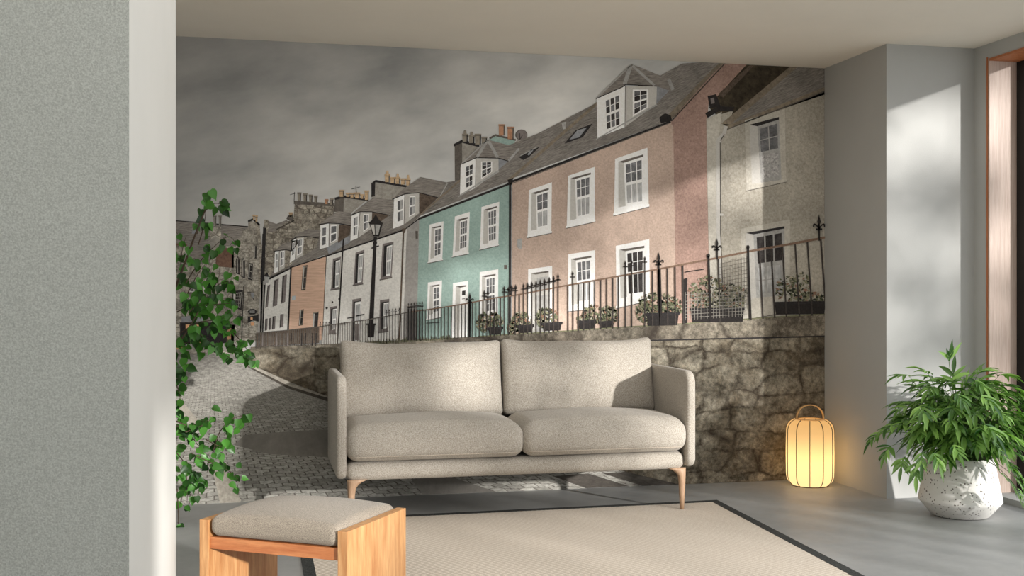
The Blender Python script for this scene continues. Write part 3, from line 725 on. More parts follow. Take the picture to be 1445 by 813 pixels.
# cream house at the right edge
H8 = Pic()
H8.poly([(1012, 136), (1034, 112), (1060, 84), (1128, 84), (1040, 166), (1020, 172), (1000, 152)], P_MOSS, 11)
H8.poly([(1019, 175), (1070, 135), (1122, 88), (1180, 84), (1180, 128), (1026, 180)], P_SLATE, 12)
H8.poly([(1017, 175), (1112, 96), (1122, 90), (1128, 92), (1030, 176)], P_VERGE, 13)
H8.poly([(996, 168), (1034, 156), (1027, 180), (1180, 122), (1180, 492), (1002, 492)], P_CREAM, 12)
H8.poly([(996.6, 168.6), (1018, 158), (1013, 200), (1014, 492), (1002, 492)], P_CREAM2, 13)
H8.line((1025, 180), (1180, 119), 4.5, P_VERGE, 14); H8.line((1025, 183), (1180, 122.5), 1.6, P_STKD, 15)
H8.poly([(994.6, 160), (1016, 148.6), (1024, 151), (1036, 151), (1034, 157.6), (1014, 157), (998, 166.6)], P_BLK, 15)
H8.poly([(998, 136), (1010, 133), (1016, 150), (1001, 153)], P_BLK, 15); H8.poly([(1002, 139), (1007, 138), (1008, 146), (1003, 147)], P_MAUVE, 16)
H8.poly([(1013, 133), (1062, 88), (1068, 88), (1020, 138)], P_BROWN, 14)
h = H8.done('pictured_house', MUR)
c = Pic(); c.pline([(1024, 178), (1021, 189), (1012.6, 198), (1013, 330), (1015.6, 362), (1016, 400)], 5, P_FRAMED, 16); c.pline([(1021.6, 190), (1015.6, 199), (1016.4, 330), (1019, 400)], 1.2, P_KERBD, 17); c.line((1009.6, 200), (1017, 200), 3, P_FRAMED, 18); c.line((1012, 303), (1020, 303), 3, P_FRAMED, 18); c.done('pictured_drainpipe', h)
P_LACE = pm('lace', (176, 172, 166), (84, 80, 82), 55, coarse=0)
window([(1050.4, 170), (1107, 154), (1108.6, 257), (1053, 270)], [(1068, 178.4), (1098.6, 169), (1102, 254), (1073, 258)], 2, 2, 2, h, surround=P_CREAM2, frame=P_HIP, glass=P_GLASS, glass2=P_LACE, lay=15)
window([(1045, 323), (1114, 309.6), (1114, 440), (1048, 452)], [(1062.6, 331), (1106.4, 322.6), (1107.2, 417), (1066.6, 420)], 3, 2, 2, h, surround=P_CREAM2, frame=P_HIP, glass=P_GLASSD, glass2=P_GLASSL, lay=15)

# retaining wall and its coping
R = Pic()
R.poly([(352, 492), (400, 491), (486, 484), (930, 478), (1180, 472), (1180, 800), (960, 800), (960, 684), (700, 622), (464, 560), (412, 540), (352, 513)], P_RET, 17)
R.poly([(354, 489.5), (482, 484.6), (486, 490), (354, 493)], P_COPE, 19)
cream = [(487, 484), (568, 486.5), (706, 481), (918, 479), (918, 497), (487, 500)]
R.poly(cream, P_KERB, 18)
cope = [(485, 486), (527, 481.6), (580, 479.3), (675, 474.8), (780, 468.2), (872, 462), (960, 457), (1092, 447.4), (1180, 442)]
copeb = [(1180, 473.6), (1092, 476), (930, 479.6), (872, 480.6), (780, 481.6), (706, 482.6), (640, 485.6), (568, 488.6), (487, 487)]
for k in range(len(cope)-1):
    R.poly([cope[k], cope[k+1], copeb[len(copeb)-2-k], copeb[len(copeb)-1-k]], P_COPE, 20)
R.pline([(918, 480.5), (1000, 478.4), (1092, 476.4), (1180, 474)], 2, P_DARK, 21)
R.pline(cope[3:], 1.6, P_LAWN, 21)
for k in range(220):
    x = random.uniform(485, 640); y = 487-(x-485)*0.058; R.line((x, y+1), (x+random.uniform(-2, 2), y-random.uniform(1, 6)), .7, random.choice((P_LAWN, P_G2, P_G1)), 22)
R.done('pictured_retaining_wall', MUR)

# planters with shrubs standing on the coping
def bush(c, pts, n, lay=21):
    for _ in range(int(n*1.7)):
        cx, cy, rx, ry = random.choice(pts); a = random.uniform(0, 2*PI); r = math.sqrt(random.random())
        x, y = cx+rx*r*math.cos(a), cy+ry*r*math.sin(a); s = random.uniform(.9, 2.6); b_ = random.uniform(0, PI)
        c.poly([(x+s*1.5*math.cos(b_), y+s*1.5*math.sin(b_)), (x-s*.7*math.sin(b_), y+s*.7*math.cos(b_)), (x-s*1.5*math.cos(b_), y-s*1.5*math.sin(b_)), (x+s*.7*math.sin(b_), y-s*.7*math.cos(b_))],
               random.choice((P_G1, P_G1, P_G2, P_G2, P_G3, P_G4, P_G5, P_G5)), lay+random.randint(0, 5))
for (bx, blobs, n) in (((688.5, 708.5, 463, 472.5), [(682, 455, 9, 13), (698, 452, 12, 10)], 150),
                       ((730, 752, 460, 470), [(735, 452, 15, 12), (724, 462, 8, 8)], 150),
                       ((765, 792, 456.5, 467), [(772, 450, 16, 15), (764, 446, 6, 12)], 170),
                       ((815.6, 839, 453.6, 464.6), [(838, 444, 16, 13), (826, 452, 12, 9)], 160),
                       ((845, 863.6, 454.6, 463), [(858, 446, 12, 14)], 110),
                       ((911.6, 957, 443, 460), [(925, 428, 24, 16), (912, 440, 15, 16), (946, 434, 16, 14)], 330),
                       ((974.6, 1049, 436, 455), [(1000, 412, 28, 22), (1030, 418, 24, 16), (1012, 430, 38, 10)], 420),
                       ((1092, 1164, 427, 444), [(1112, 408, 18, 18), (1128, 404, 14, 20), (1142, 420, 20, 8)], 200)):
    c = Pic(); x0, x1, y0, y1 = bx
    bush(c, blobs, n); c.poly([(x0, y0), (x1, y0-1), (x1-2, y1-1), (x0+2, y1)], P_BLK, 28); c.poly([(x0-1.5, y0-1), (x1+1.5, y0-2.4), (x1+1, y0+1.6), (x0-1, y0+3)], P_DARK, 29)
    c.done('pictured_planter', MUR)

# iron fence
fc = Pic()
railp = [(362, 470), (405, 466), (450, 461), (519, 451), (580, 440), (610, 436), (653.8, 429), (700, 420), (727.6, 416.5), (780, 406.6), (798.4, 403), (860, 392), (930, 379.6), (961.5, 373.5), (1012, 364), (1060, 354), (1112, 345), (1180, 332)]
def rail_y(x):
    for (a, b) in zip(railp, railp[1:]):
        if a[0] <= x <= b[0]: return a[1]+(b[1]-a[1])*(x-a[0])/(b[0]-a[0])
    return 460
basep = [(354, 490), (482, 485)] + cope[1:]
def base_y(x):
    for (a, b) in zip(basep, basep[1:]):
        if a[0] <= x <= b[0]: return a[1]+(b[1]-a[1])*(x-a[0])/(b[0]-a[0])
    return 486
bars = [701, 706, 711, 717, 726.5, 732.5, 738.4, 744, 750, 756, 762, 768, 774.5, 780.7, 787, 801, 808, 815.6, 823, 831.6, 838.5, 847, 855.5, 864, 872, 881.5, 890.6, 909, 920, 930, 941, 951.6, 962.5, 999, 1012.5, 1054.5, 1070.7, 1087, 1103, 1120.7, 1138, 1157]
x = 697.
while x > 362:
    bars.append(x); x -= 2.3+3.0*max(0, (x-362))/338.0
P_IRON = pm('thin_iron', (62, 55, 50), (44, 38, 36), 50)
for x in bars:
    lean = max(0, (x-930))/210*7
    w = 0.9+1.5*max(0, x-560)/600
    fc.line((x, rail_y(x)), (x+lean, base_y(x)+1), w, P_IRON if x > 520 else P_STKD, 31)
fc.poly([(362, 470), (405, 466), (450, 461), (450, 484), (362, 489)], P_BROWN, 26)
for x in range(366, 450, 5): fc.line((x, 470), (x-.5, 488), 1.4, random.choice((P_DARK, P_STKD, P_MAUVE)), 30)
for a, b in zip(railp, railp[1:]): fc.line(a, b, 1.2+1.6*max(0, a[0]-500)/500, P_RAIL if a[0] > 560 else P_STKD, 32)
def spear(x, top, w=3.6, cross=True):
    y = rail_y(x)+1
    fc.line((x, top+5), (x, y), w*.4, P_IRON, 33); fc.poly([(x, top), (x+w*.42, top+w*1.3), (x, top+w*2.2), (x-w*.42, top+w*1.3)], P_IRON, 33)
    if cross: fc.line((x-w*.9, top+w*2.5), (x+w*.9, top+w*2.5), w*.42, P_IRON, 33)
for x, t in ((711, 403), (717, 404), (721.6, 401), (727, 401), (738.4, 399), (744, 398), (750, 397), (756, 395.6), (762, 394), (768, 392.6), (774.5, 390.4), (780.7, 388.4), (787, 386), (683, 409), (688, 410), (807.5, 382), (881.5, 367.5), (890.6, 366), (909, 361)): spear(x, t)
fc.line((742, 405.6), (789, 394), 1.6, P_IRON, 33); fc.line((710, 409.6), (729, 407), 1.6, P_IRON, 33); fc.line((682, 415), (690, 414), 1.4, P_IRON, 33)
for x in (576, 580, 584, 588, 592, 595.6): spear(x, 427-(x-576)*.12, 2.4); fc.line((x, 436), (x, 480), 1.8, P_BLK, 33)
fc.line((575, 434.6), (597, 432.4), 1.3, P_BLK, 34)
for x in (545, 549, 553.6, 558, 563): spear(x, 436.5-(x-545)*.15, 1.9)
for x in (452, 456, 460, 464, 478, 482, 486): spear(x, 453.5, 1.7)
fc.line((490, 449), (500, 447.6), 1.4, P_BLK, 33); fc.line((502, 446), (514, 443.6), 1.6, P_BLK, 33)
def fleur(x, top, s, yb):
    fc.line((x, top+s*3), (x+s*.1, yb), s*.55, P_BLK, 35)
    fc.poly([(x, top), (x+s*.55, top+s*2.3), (x, top+s*4), (x-s*.55, top+s*2.3)], P_BLK, 35)
    for d in (-1, 1):
        fc.pline([(x, top+s*4.4), (x+d*s*.9, top+s*3.2), (x+d*s*1.6, top+s*3.0), (x+d*s*1.7, top+s*3.9)], s*.45, P_BLK, 35)
    fc.line((x-s, top+s*4.6), (x+s, top+s*4.6), s*.6, P_BLK, 35)
fleur(662.4, 412.6, 3, 476); fleur(928.6, 356, 3.8, 459); fleur(1010.6, 336, 3.6, 366); fleur(1154.4, 302.6, 4.6, 340)
fc.line((662.4, 428), (662, 476), 2.8, P_BLK, 35); fc.line((929.4, 380), (931.5, 459), 4.2, P_BLK, 35)
for (x, t) in ((998.6, 359), (1054.3, 347)): fc.ell(x, t+2, 2.2, 3, P_BLK, 35); fc.line((x, t+3), (x+3, base_y(x)), 3, P_BLK, 35)
for k in range(11): fc.line((1013+4*k, 372-k*1.0), (1013.6+4*k, 436), .5, P_STKD, 30)
for k in range(13): fc.line((1013, 373+5*k), (1056, 364+5.4*k), .5, P_STKD, 30)
for k in range(20): fc.line((966+4.4*k, 412), (966+4.4*k, 452-k*.3), .5, P_STKW, 34)
for k in range(8): fc.line((966, 416+4.6*k), (1053, 411+4.6*k), .5, P_STKW, 34)
fc.poly([(964, 394), (969, 392), (969, 456), (964, 457)], P_BLK, 30); fc.line((966, 384), (992, 380), 1.4, P_BLK, 33)
fc.line((601, 456), (620, 455), 1, P_DARK, 33)
fc.done('pictured_fence', MUR)
# ------------------------------------------------------------------ fabrics and furniture
def fabric(name, c1, c2, scale=420, bs=0.35, rough=0.95, amt=1.0):
    m, nt, b = new_mat(name); b.inputs['Roughness'].default_value = rough
    b.inputs['Specular IOR Level'].default_value = 0.15
    co = coords(nt)
    n = noise_(nt, co, scale, 2, 0.6); n2 = noise_(nt, co, scale*0.5, 3, 0.6)
    f = ramp(nt, n, [(0.36, 0.0), (0.64, amt)]); f2 = ramp(nt, n2, [(0.35, 0.0), (0.65, 1.0)])
    c = mixc(nt, f, lin(c1), lin(c2))
    c = mixc(nt, 0.35, c, mixc(nt, f2, lin(c1), lin(c2)))
    nt.links.new(c, b.inputs['Base Color']); b.inputs['Sheen Weight'].default_value = 0.15
    bump(nt, b, n, bs, 0.003)
    return m
M_SOFA = fabric('heather_wool', (196, 189, 178), (138, 130, 119), 300)
M_SEAM = fabric('heather_wool_seam', (188, 178, 164), (150, 139, 126), 300)
M_STOOLF = fabric('taupe_wool', (166, 156, 142), (112, 103, 92), 420)
M_OAK = wood_mat('pale_oak', (172, 138, 110), (196, 164, 134), scale=(14, 14, 2), fine=30)
M_TEAK = wood_mat('warm_teak', (176, 120, 72), (214, 168, 116), scale=(7, 7, 0.7), rough=0.42, fine=22)
M_TEAKH = wood_mat('warm_teak_across', (172, 98, 54), (202, 134, 84), scale=(0.9, 9, 9), rough=0.42, fine=22)

# ---- sofa : frame X 0.395-2.38, Y 5.78-6.55
SX0, SX1, SY0, SY1 = 0.395, 2.385, 5.80, 6.56
SOFA = empty('sofa', ((SX0+SX1)/2, 6.15, 0))
tag(SOFA, 'two-seat beige fabric sofa with slim arms and oak legs in front of the mural', 'sofa')
bm = bmesh.new(); rounded_box(bm, ((SX0+SX1)/2, (SY0+SY1)/2+0.005, 0.281), (SX1-SX0-0.10, SY1-SY0-0.03, 0.098), 0.042, n=(20, 8, 2))
from_bm('base_frame', bm, M_SOFA, SOFA, True)
def arm(x0, x1):
    bm = bmesh.new(); prof = []
    y0, y1, z0, z1, r = SY0-0.01, SY1, 0.248, 0.785, 0.075
    for (cy, cz, a0, rr) in ((y0+r, z1-r, 90, r), (y0+0.05, z0+0.05, 180, 0.05), (y1-0.05, z0+0.05, 270, 0.05), (y1-r, z1-r, 0, r)):
        for k in range(9):
            a = math.radians(a0+90*k/8); prof.append((cy+rr*math.cos(a), cz+rr*math.sin(a)))
    A = [bm.verts.new((x0, y, z)) for y, z in prof]; Bv = [bm.verts.new((x1, y, z)) for y, z in prof]
    n = len(prof)
    f1 = bm.faces.new(A); f2 = bm.faces.new(list(reversed(Bv)))
    for i in range(n): bm.faces.new((A[(i+1) % n], A[i], Bv[i], Bv[(i+1) % n]))
    ed = list({e for f in (f1, f2) for e in f.edges})
    bmesh.ops.recalc_face_normals(bm, faces=bm.faces)
    bmesh.ops.bevel(bm, geom=ed, offset=0.019, segments=5, affect='EDGES', profile=0.5)
    return from_bm('armrest', bm, M_SOFA, SOFA, True)
arm(SX0, SX0+0.052); arm(SX1-0.052, SX1)
# back panel
bm = bmesh.new(); rounded_box(bm, ((SX0+SX1)/2, SY1-0.035, 0.53), (SX1-SX0-0.11, 0.07, 0.50), 0.03, n=(10, 2, 8))
from_bm('back_panel', bm, M_SOFA, SOFA, True)
MIDX = 1.395
def seat_cushion(xa, xb, seed):
    w = xb-xa; cx = (xa+xb)/2; h = 0.193
    def shape(a, b, c, co):
        k = (1-a*a)*(1-b*b)
        if c > -0.2:
            t = (c+0.2)/1.2
            co.z += 0.034*max(0, k)**0.8*t + 0.004*math.sin(3.1*a+seed)*k
            co.z -= 0.014*t*(max(0, abs(a)-0.80)/0.2)**2
            co.z -= 0.012*t*(max(0, -b-0.7)/0.3)**2
        m = (1-c*c)
        co.x += 0.012*a*m; co.y += 0.026*b*m
        return co
    bm = bmesh.new(); rounded_box(bm, (cx, 6.045, 0.333+h/2), (w-0.014, 0.50, h), 0.055, n=(18, 12, 3), k=6, fn=shape)
    o = from_bm('seat_cushion', bm, M_SOFA, SOFA, True)
    for zz in (0.030,):
        bm = bmesh.new(); pts = []; hx, hy, r = (w-0.014)/2-0.001, 0.2505+0.010, 0.06
        for (sx, sy, a0) in ((1, 1, 0), (-1, 1, 90), (-1, -1, 180), (1, -1, 270)):
            for k in range(7):
                a = math.radians(a0+15*k); pts.append((cx+sx*(hx-r)+r*math.cos(a), 6.045+sy*(hy-r)+r*math.sin(a), 0.333+zz))
        tube(bm, pts, 0.0035, 6, closed=True); from_bm('piping', bm, M_SEAM, o, True)
seat_cushion(SX0+0.055, MIDX, 0.3); seat_cushion(MIDX, SX1-0.055, 1.7)
def back_cushion(xa, xb, seed, lift=0):
    w = xb-xa; cx = (xa+xb)/2; hz = 0.445; lean = math.radians(11)
    def shape(a, b, c, co):
        k = (1-a*a)*(1-c*c)
        co.y += (-0.055 if b < 0 else 0.02)*k*abs(b)
        pinch = 1-0.30*(max(0, abs(a)-0.72)/0.28)**2; co.y *= pinch
        pz = 1-0.22*(max(0, abs(c)-0.72)/0.28)**2; co.y *= pz
        co.z -= 0.016*(1-a*a)*max(0, c)          # slack top edge
        co.z += 0.010*abs(a)**6*max(0, c)
        co.x -= 0.006*a*(1-c*c)
        co.z += 0.004*math.sin(5*a+seed)*max(0, c)
        y, z = co.y, co.z
        co.y = y*math.cos(lean)+z*math.sin(lean); co.z = -y*math.sin(lean)+z*math.cos(lean)
        return co
    bm = bmesh.new(); rounded_box(bm, (cx, 6.400, 0.716+lift), (w-0.002, 0.16, hz), 0.032, n=(18, 3, 12), k=4, fn=shape)
    return from_bm('back_cushion', bm, M_SOFA, SOFA, True)
back_cushion(SX0+0.060, MIDX+0.004, 0.2); back_cushion(MIDX+0.006, SX1-0.044, 2.0, 0.004)
def sofa_leg(x, inward):
    bm = bmesh.new(); rings = []
    secs = [(0.0, 0.0, 0.012), (0.08, 0.0, 0.0155), (0.15, 0.0, 0.019), (0.185, 0.002, 0.022), (0.205, 0.008, 0.029), (0.22, 0.018, 0.040), (0.232, 0.032, 0.056)]
    for (z, sh, r) in secs:
        ring = []
        for j in range(16):
            a = 2*PI*j/16; ring.append(bm.verts.new((x+inward*sh+r*math.cos(a), 5.845+min(r, 0.024)*math.sin(a), z+0.0062)))
        rings.append(ring)
    for A, Bv in zip(rings, rings[1:]):
        for j in range(16): bm.faces.new((A[j], A[(j+1) % 16], Bv[(j+1) % 16], Bv[j]))
    bm.faces.new(list(reversed(rings[0]))); bm.faces.new(rings[-1])
    return from_bm('leg', bm, M_OAK, SOFA, True)
sofa_leg(0.475, 1); sofa_leg(2.322, -1)

# ---- rug
def rug_mat():
    m, nt, b = new_mat('woven_jute'); b.inputs['Roughness'].default_value = 0.95; b.inputs['Specular IOR Level'].default_value = 0.1
    tc = nt.nodes.new('ShaderNodeTexCoord')
    wv = nt.nodes.new('ShaderNodeTexWave'); wv.wave_type = 'BANDS'; wv.bands_direction = 'DIAGONAL'; wv.inputs['Scale'].default_value = 24; wv.inputs['Distortion'].default_value = 1.0; wv.inputs['Detail'].default_value = 2
    nt.links.new(tc.outputs['Object'], wv.inputs['Vector'])
    n = noise_(nt, tc.outputs['Object'], 160, 3, 0.7)
    c = mixc(nt, ramp(nt, wv.outputs[0], [(0.2, 0.0), (0.8, 1.0)]), lin((198, 184, 168)), lin((250, 243, 231)))
    c = mixc(nt, ramp(nt, n, [(0.35, 0.0), (0.7, 0.5)]), c, lin((168, 146, 126)))
    nt.links.new(c, b.inputs['Base Color']); bump(nt, b, wv.outputs[0], 0.5, 0.004)
    return m
M_RUG = rug_mat()
def border_mat():
    m, nt, b = new_mat('black_rug_binding'); b.inputs['Roughness'].default_value = 0.9
    co = coords(nt, 0.0, (1, 1, 1)); n = noise_(nt, co, 140, 2)
    nt.links.new(mixc(nt, ramp(nt, n, [(0.4, 0.0), (0.6, 1.0)]), lin((26, 28, 28)), lin((62, 64, 62))), b.inputs['Base Color']); bump(nt, b, n, 0.6, 0.004)
    return m
M_BORD = border_mat()
RUG = empty('rug', (1.4, 4.6, 0)); tag(RUG, 'pale woven jute rug with a narrow black border lying before the sofa', 'rug')
Cn = [Vector((0.19, 3.0)), Vector((2.47, 3.0)), Vector((2.626, 6.058)), Vector((0.19, 6.022))]
def inset(cs, d):
    ctr = sum(cs, Vector((0, 0)))/4; return [Vector((c.x + (d if c.x < ctr.x else -d), c.y + (d if c.y < ctr.y else -d))) for c in cs]
Ci = inset(Cn, 0.052)
def slab(bm, poly, z0, z1):
    lo = [bm.verts.new((p.x, p.y, z0)) for p in poly]; hi = [bm.verts.new((p.x, p.y, z1)) for p in poly]; n = len(poly)
    bm.faces.new(hi); bm.faces.new(list(reversed(lo)))
    for i in range(n): bm.faces.new((lo[i], lo[(i+1) % n], hi[(i+1) % n], hi[i]))
bm = bmesh.new(); slab(bm, Ci, 0.0005, 0.0045); from_bm('weave', bm, M_RUG, RUG)
bm = bmesh.new()
for i in range(4): slab(bm, [Cn[i], Cn[(i+1) % 4], Ci[(i+1) % 4], Ci[i]], 0.0005, 0.0055)
from_bm('border', bm, M_BORD, RUG)

# ---- footstool
ST = empty('footstool', (0.165, 4.065, 0.0062)); ST.rotation_euler = (0, 0, math.radians(-33.5))
tag(ST, 'warm wooden footstool with slab sides and a taupe fabric seat pad, in the foreground', 'footstool')
def local(name, bm, m, parent, smooth=False):
    me = bpy.data.meshes.new(name); bm.to_mesh(me); bm.free()
    if smooth: me.polygons.foreach_set('use_smooth', [True]*len(me.polygons))
    return link(name, me, m, parent)
for s in (-1, 1):
    bm = bmesh.new(); add_box(bm, (s*0.2765-0.0185, -0.222, 0), (s*0.2765+0.0185, 0.222, 0.414)); bevel_all(bm, 0.0018, 2); local('side_panel', bm, M_TEAK, ST)
for y, za in ((-0.212, 0.312), (0.185, 0.262)):
    bm = bmesh.new(); add_box(bm, (-0.2578, y, za), (0.2578, y+0.028, 0.354)); bevel_all(bm, 0.0015, 2); local('rail', bm, M_TEAKH, ST)
bm = bmesh.new(); add_box(bm, (-0.2576, -0.1835, 0.330), (0.2576, 0.1845, 0.350)); local('seat_board', bm, M_TEAKH, ST)
def stool_shape(a, b, c, co):
    k = (1-a*a)*(1-b*b)
    if c > 0: co.z += 0.022*k*c - 0.010*c*(a*a*b*b)
    co.y += 0.006*b*(1-c*c)
    return co
bm = bmesh.new(); rounded_box(bm, (0, 0, 0.396), (0.512, 0.436, 0.082), 0.030, n=(14, 12, 3), k=5, fn=stool_shape); local('seat_pad', bm, M_STOOLF, ST, True)

# ---- lantern
LX, LY = 3.405, 6.40
LAN = empty('lantern', (LX, LY, 0)); tag(LAN, 'glowing cream paper lantern with dark ribs and loop handle beside the pier', 'lantern')
LR, LH = 0.146, 0.425
def prof_r(z):
    e = 0.075
    zz = max(0, e-z, z-(LH-e))/e
    return LR-0.052*(1-math.sqrt(max(0, 1-zz*zz)))*1.25 + 0.003*math.sin(PI*z/LH)
def shade_mat():
    m, nt, b = new_mat('lit_paper'); out = nt.nodes['Material Output']
    tc = nt.nodes.new('ShaderNodeTexCoord'); sx = nt.nodes.new('ShaderNodeSeparateXYZ'); nt.links.new(tc.outputs['Object'], sx.inputs[0])
    g = ramp(nt, sx.outputs['Z'], [(0.0, lin((252, 234, 186))), (0.17, lin((246, 226, 172))), (0.36, lin((210, 176, 122))), (0.43, lin((178, 144, 98)))])
    em = nt.nodes.new('ShaderNodeEmission'); nt.links.new(g, em.inputs[0]); em.inputs[1].default_value = 0.62
    tr = nt.nodes.new('ShaderNodeBsdfTranslucent'); tr.inputs[0].default_value = (0.72, 0.58, 0.34, 1)
    b.inputs['Base Color'].default_value = (*lin((120, 100, 76)), 1); b.inputs['Roughness'].default_value = 0.8
    mx = nt.nodes.new('ShaderNodeMixShader'); mx.inputs[0].default_value = 0.35
    nt.links.new(b.outputs[0], mx.inputs[1]); nt.links.new(tr.outputs[0], mx.inputs[2])
    ad = nt.nodes.new('ShaderNodeAddShader'); nt.links.new(mx.outputs[0], ad.inputs[0]); nt.links.new(em.outputs[0], ad.inputs[1])
    nt.links.new(ad.outputs[0], out.inputs[0]); return m
M_SHADE = shade_mat(); M_WIRE = plain('bronze_wire', (58, 38, 22), 0.6); M_HANDLE = plain('leather_strap', (196, 158, 108), 0.5)
bm = bmesh.new(); zs = [0.008+(LH-0.012)*k/40 for k in range(41)]
lathe(bm, [(0.0, 0.006)] + [(prof_r(z), z) for z in zs], (LX, LY, 0), 80); from_bm('shade', bm, M_SHADE, LAN, True)
for k in range(11):
    a = 2*PI*k/11+0.22; bm = bmesh.new()
    tube(bm, [(LX+(prof_r(z)+0.0012)*math.cos(a), LY+(prof_r(z)+0.0012)*math.sin(a), z) for z in zs], 0.0027, 6); from_bm('rib', bm, M_WIRE, LAN, True)
bm = bmesh.new(); rt = prof_r(LH)-0.004
tube(bm, [(LX+rt*math.cos(2*PI*k/48), LY+rt*math.sin(2*PI*k/48), LH-0.002) for k in range(48)], 0.0035, 8, closed=True); from_bm('top_ring', bm, M_HANDLE, LAN, True)
bm = bmesh.new(); rb = prof_r(0.008)
tube(bm, [(LX+rb*math.cos(2*PI*k/48), LY+rb*math.sin(2*PI*k/48), 0.006) for k in range(48)], 0.0035, 8, closed=True); from_bm('bottom_ring', bm, M_WIRE, LAN, True)
bm = bmesh.new(); hv = []
for k in range(33):
    a = PI*k/32; px_, pz_ = 0.083*math.cos(a), LH-0.004+0.088*math.sin(a)**0.8 if 0 < k < 32 else LH-0.004
    nx, nz = math.cos(a), math.sin(a)
    hv.append([bm.verts.new((LX+(px_+nx*t)*CA, LY-(px_+nx*t)*SA+w_, pz_+nz*t)) for (t, w_) in ((0, -0.008), (0.006, -0.008), (0.006, 0.008), (0, 0.008))])
for A, Bv in zip(hv, hv[1:]):
    for j in range(4): bm.faces.new((A[j], A[(j+1) % 4], Bv[(j+1) % 4], Bv[j]))
from_bm('handle', bm, M_HANDLE, LAN, True)

# ---- leaves
def leaf_mat(name, c1, c2, trans=0.35, rough=0.38):
    m, nt, b = new_mat(name); out = nt.nodes['Material Output']
    g = nt.nodes.new('ShaderNodeNewGeometry')
    f = ramp(nt, g.outputs['Random Per Island'], [(0.0, lin(c1)), (1.0, lin(c2))])
    nt.links.new(f, b.inputs['Base Color']); b.inputs['Roughness'].default_value = rough
    t = nt.nodes.new('ShaderNodeBsdfTranslucent'); nt.links.new(mixc(nt, 1.0, f, (1.0, 1.25, 0.5), 'MULTIPLY'), t.inputs[0])
    mx = nt.nodes.new('ShaderNodeMixShader'); mx.inputs[0].default_value = trans
    nt.links.new(b.outputs[0], mx.inputs[1]); nt.links.new(t.outputs[0], mx.inputs[2]); nt.links.new(mx.outputs[0], out.inputs[0]); return m
M_FERN = leaf_mat('fern_leaf', (40, 84, 26), (144, 184, 96), 0.3, 0.3)
M_TREE = leaf_mat('tree_leaf', (14, 48, 12), (88, 154, 60), 0.3)
M_STEM = plain('green_stem', (74, 104, 50), 0.5); M_BARK = plain('brown_bark', (70, 56, 42), 0.8, var=0.3)
M_SOIL = plain('potting_soil', (46, 36, 28), 0.95, var=0.4, scale=60)

def lobe(bm, base, d, up, L, wmax, droop=0.35, segs=6, clampf=None, power=0.8):
    """one lance-shaped lobe, folded along its midrib"""
    d = d.normalized(); p = base.copy(); side = d.cross(up)
    if side.length < 1e-4: side = d.orthogonal()
    side.normalize(); prev = None
    for k in range(segs+1):
        t = k/segs
        w = wmax*(math.sin(PI*min(1, (t*0.92+0.08))**power))
        if k == segs: w = 0.0005
        n = side.cross(d).normalized(); fold = n*w*0.28
        a, c_, e = p+side*w*0.5+fold, p.copy(), p-side*w*0.5+fold
        if clampf: a, c_, e = clampf(a), clampf(c_), clampf(e)
        cur = [bm.verts.new(a), bm.verts.new(c_), bm.verts.new(e)]
        if prev:
            for j in range(2):
                f = bm.faces.new((prev[j], prev[j+1], cur[j+1], cur[j])); f.smooth = True
        prev = cur
        d = (d + Vector((0, 0, -1))*droop/segs).normalized(); side = (side - d*side.dot(d)).normalized()
        p = p + d*(L/segs)

# ---- potted fern at the window
PX, PY = 3.752, 5.36
FERN = empty('potted_fern', (PX, PY, 0)); tag(FERN, 'bushy green fern with long-fingered leaves in a white speckled pot by the window opening', 'plant')
def terrazzo():
    m, nt, b = new_mat('speckled_white_clay'); b.inputs['Roughness'].default_value = 0.75
    tc = nt.nodes.new('ShaderNodeTexCoord'); v = nt.nodes.new('ShaderNodeTexVoronoi'); v.inputs['Scale'].default_value = 62
    nz = noise_(nt, tc.outputs['Object'], 30, 3, out=1); ad = nt.nodes.new('ShaderNodeVectorMath'); ad.operation = 'MULTIPLY_ADD'
    nt.links.new(nz, ad.inputs[0]); ad.inputs[1].default_value = (0.02, 0.02, 0.02); nt.links.new(tc.outputs['Object'], ad.inputs[2]); nt.links.new(ad.outputs[0], v.inputs['Vector'])
    sp = nt.nodes.new('ShaderNodeSeparateColor'); nt.links.new(v.outputs['Color'], sp.inputs[0])
    keep = ramp(nt, sp.outputs[0], [(0.48, 0.0), (0.50, 1.0)]); d = ramp(nt, v.outputs['Distance'], [(0.22, 1.0), (0.32, 0.0)])
    mm = nt.nodes.new('ShaderNodeMath'); mm.operation = 'MULTIPLY'; nt.links.new(keep, mm.inputs[0]); nt.links.new(d, mm.inputs[1])
    nt.links.new(mixc(nt, mm.outputs[0], lin((226, 223, 218)), lin((112, 104, 98))), b.inputs['Base Color']); return m
bm = bmesh.new()
prof = [(0.0, 0.002), (0.135, 0.002), (0.150, 0.006), (0.212, 0.078), (0.218, 0.088), (0.216, 0.100), (0.175, 0.318), (0.171, 0.325), (0.160, 0.325), (0.156, 0.318), (0.160, 0.29)]
lathe(bm, prof, (PX, PY, 0), 72); o = from_bm('pot', bm, terrazzo(), FERN, True)
bm = bmesh.new(); lathe(bm, [(0.0, 0.300), (0.158, 0.296)], (PX, PY, 0), 48); from_bm('soil', bm, M_SOIL, FERN, True)
def clampF(p):
    q = p.copy()
    lim = 4.195
    if q.x > lim: q.x = lim-0.10*(1-math.exp(-(q.x-lim)*3))*0.3
    if q.x > 3.60 and q.y > 5.865: q.y = 5.865-random.uniform(0, .004)
    if q.z < 0.03: q.z = 0.03
    # keep out of the pot
    dx, dy = q.x-PX, q.y-PY; r = math.hypot(dx, dy)
    if q.z < 0.33:
        R_ = 0.232 if q.z < 0.11 else 0.226-0.044*(q.z-0.10)/0.22
        if r < R_ and r > 1e-4: q.x = PX+dx/r*R_; q.y = PY+dy/r*R_
    return q
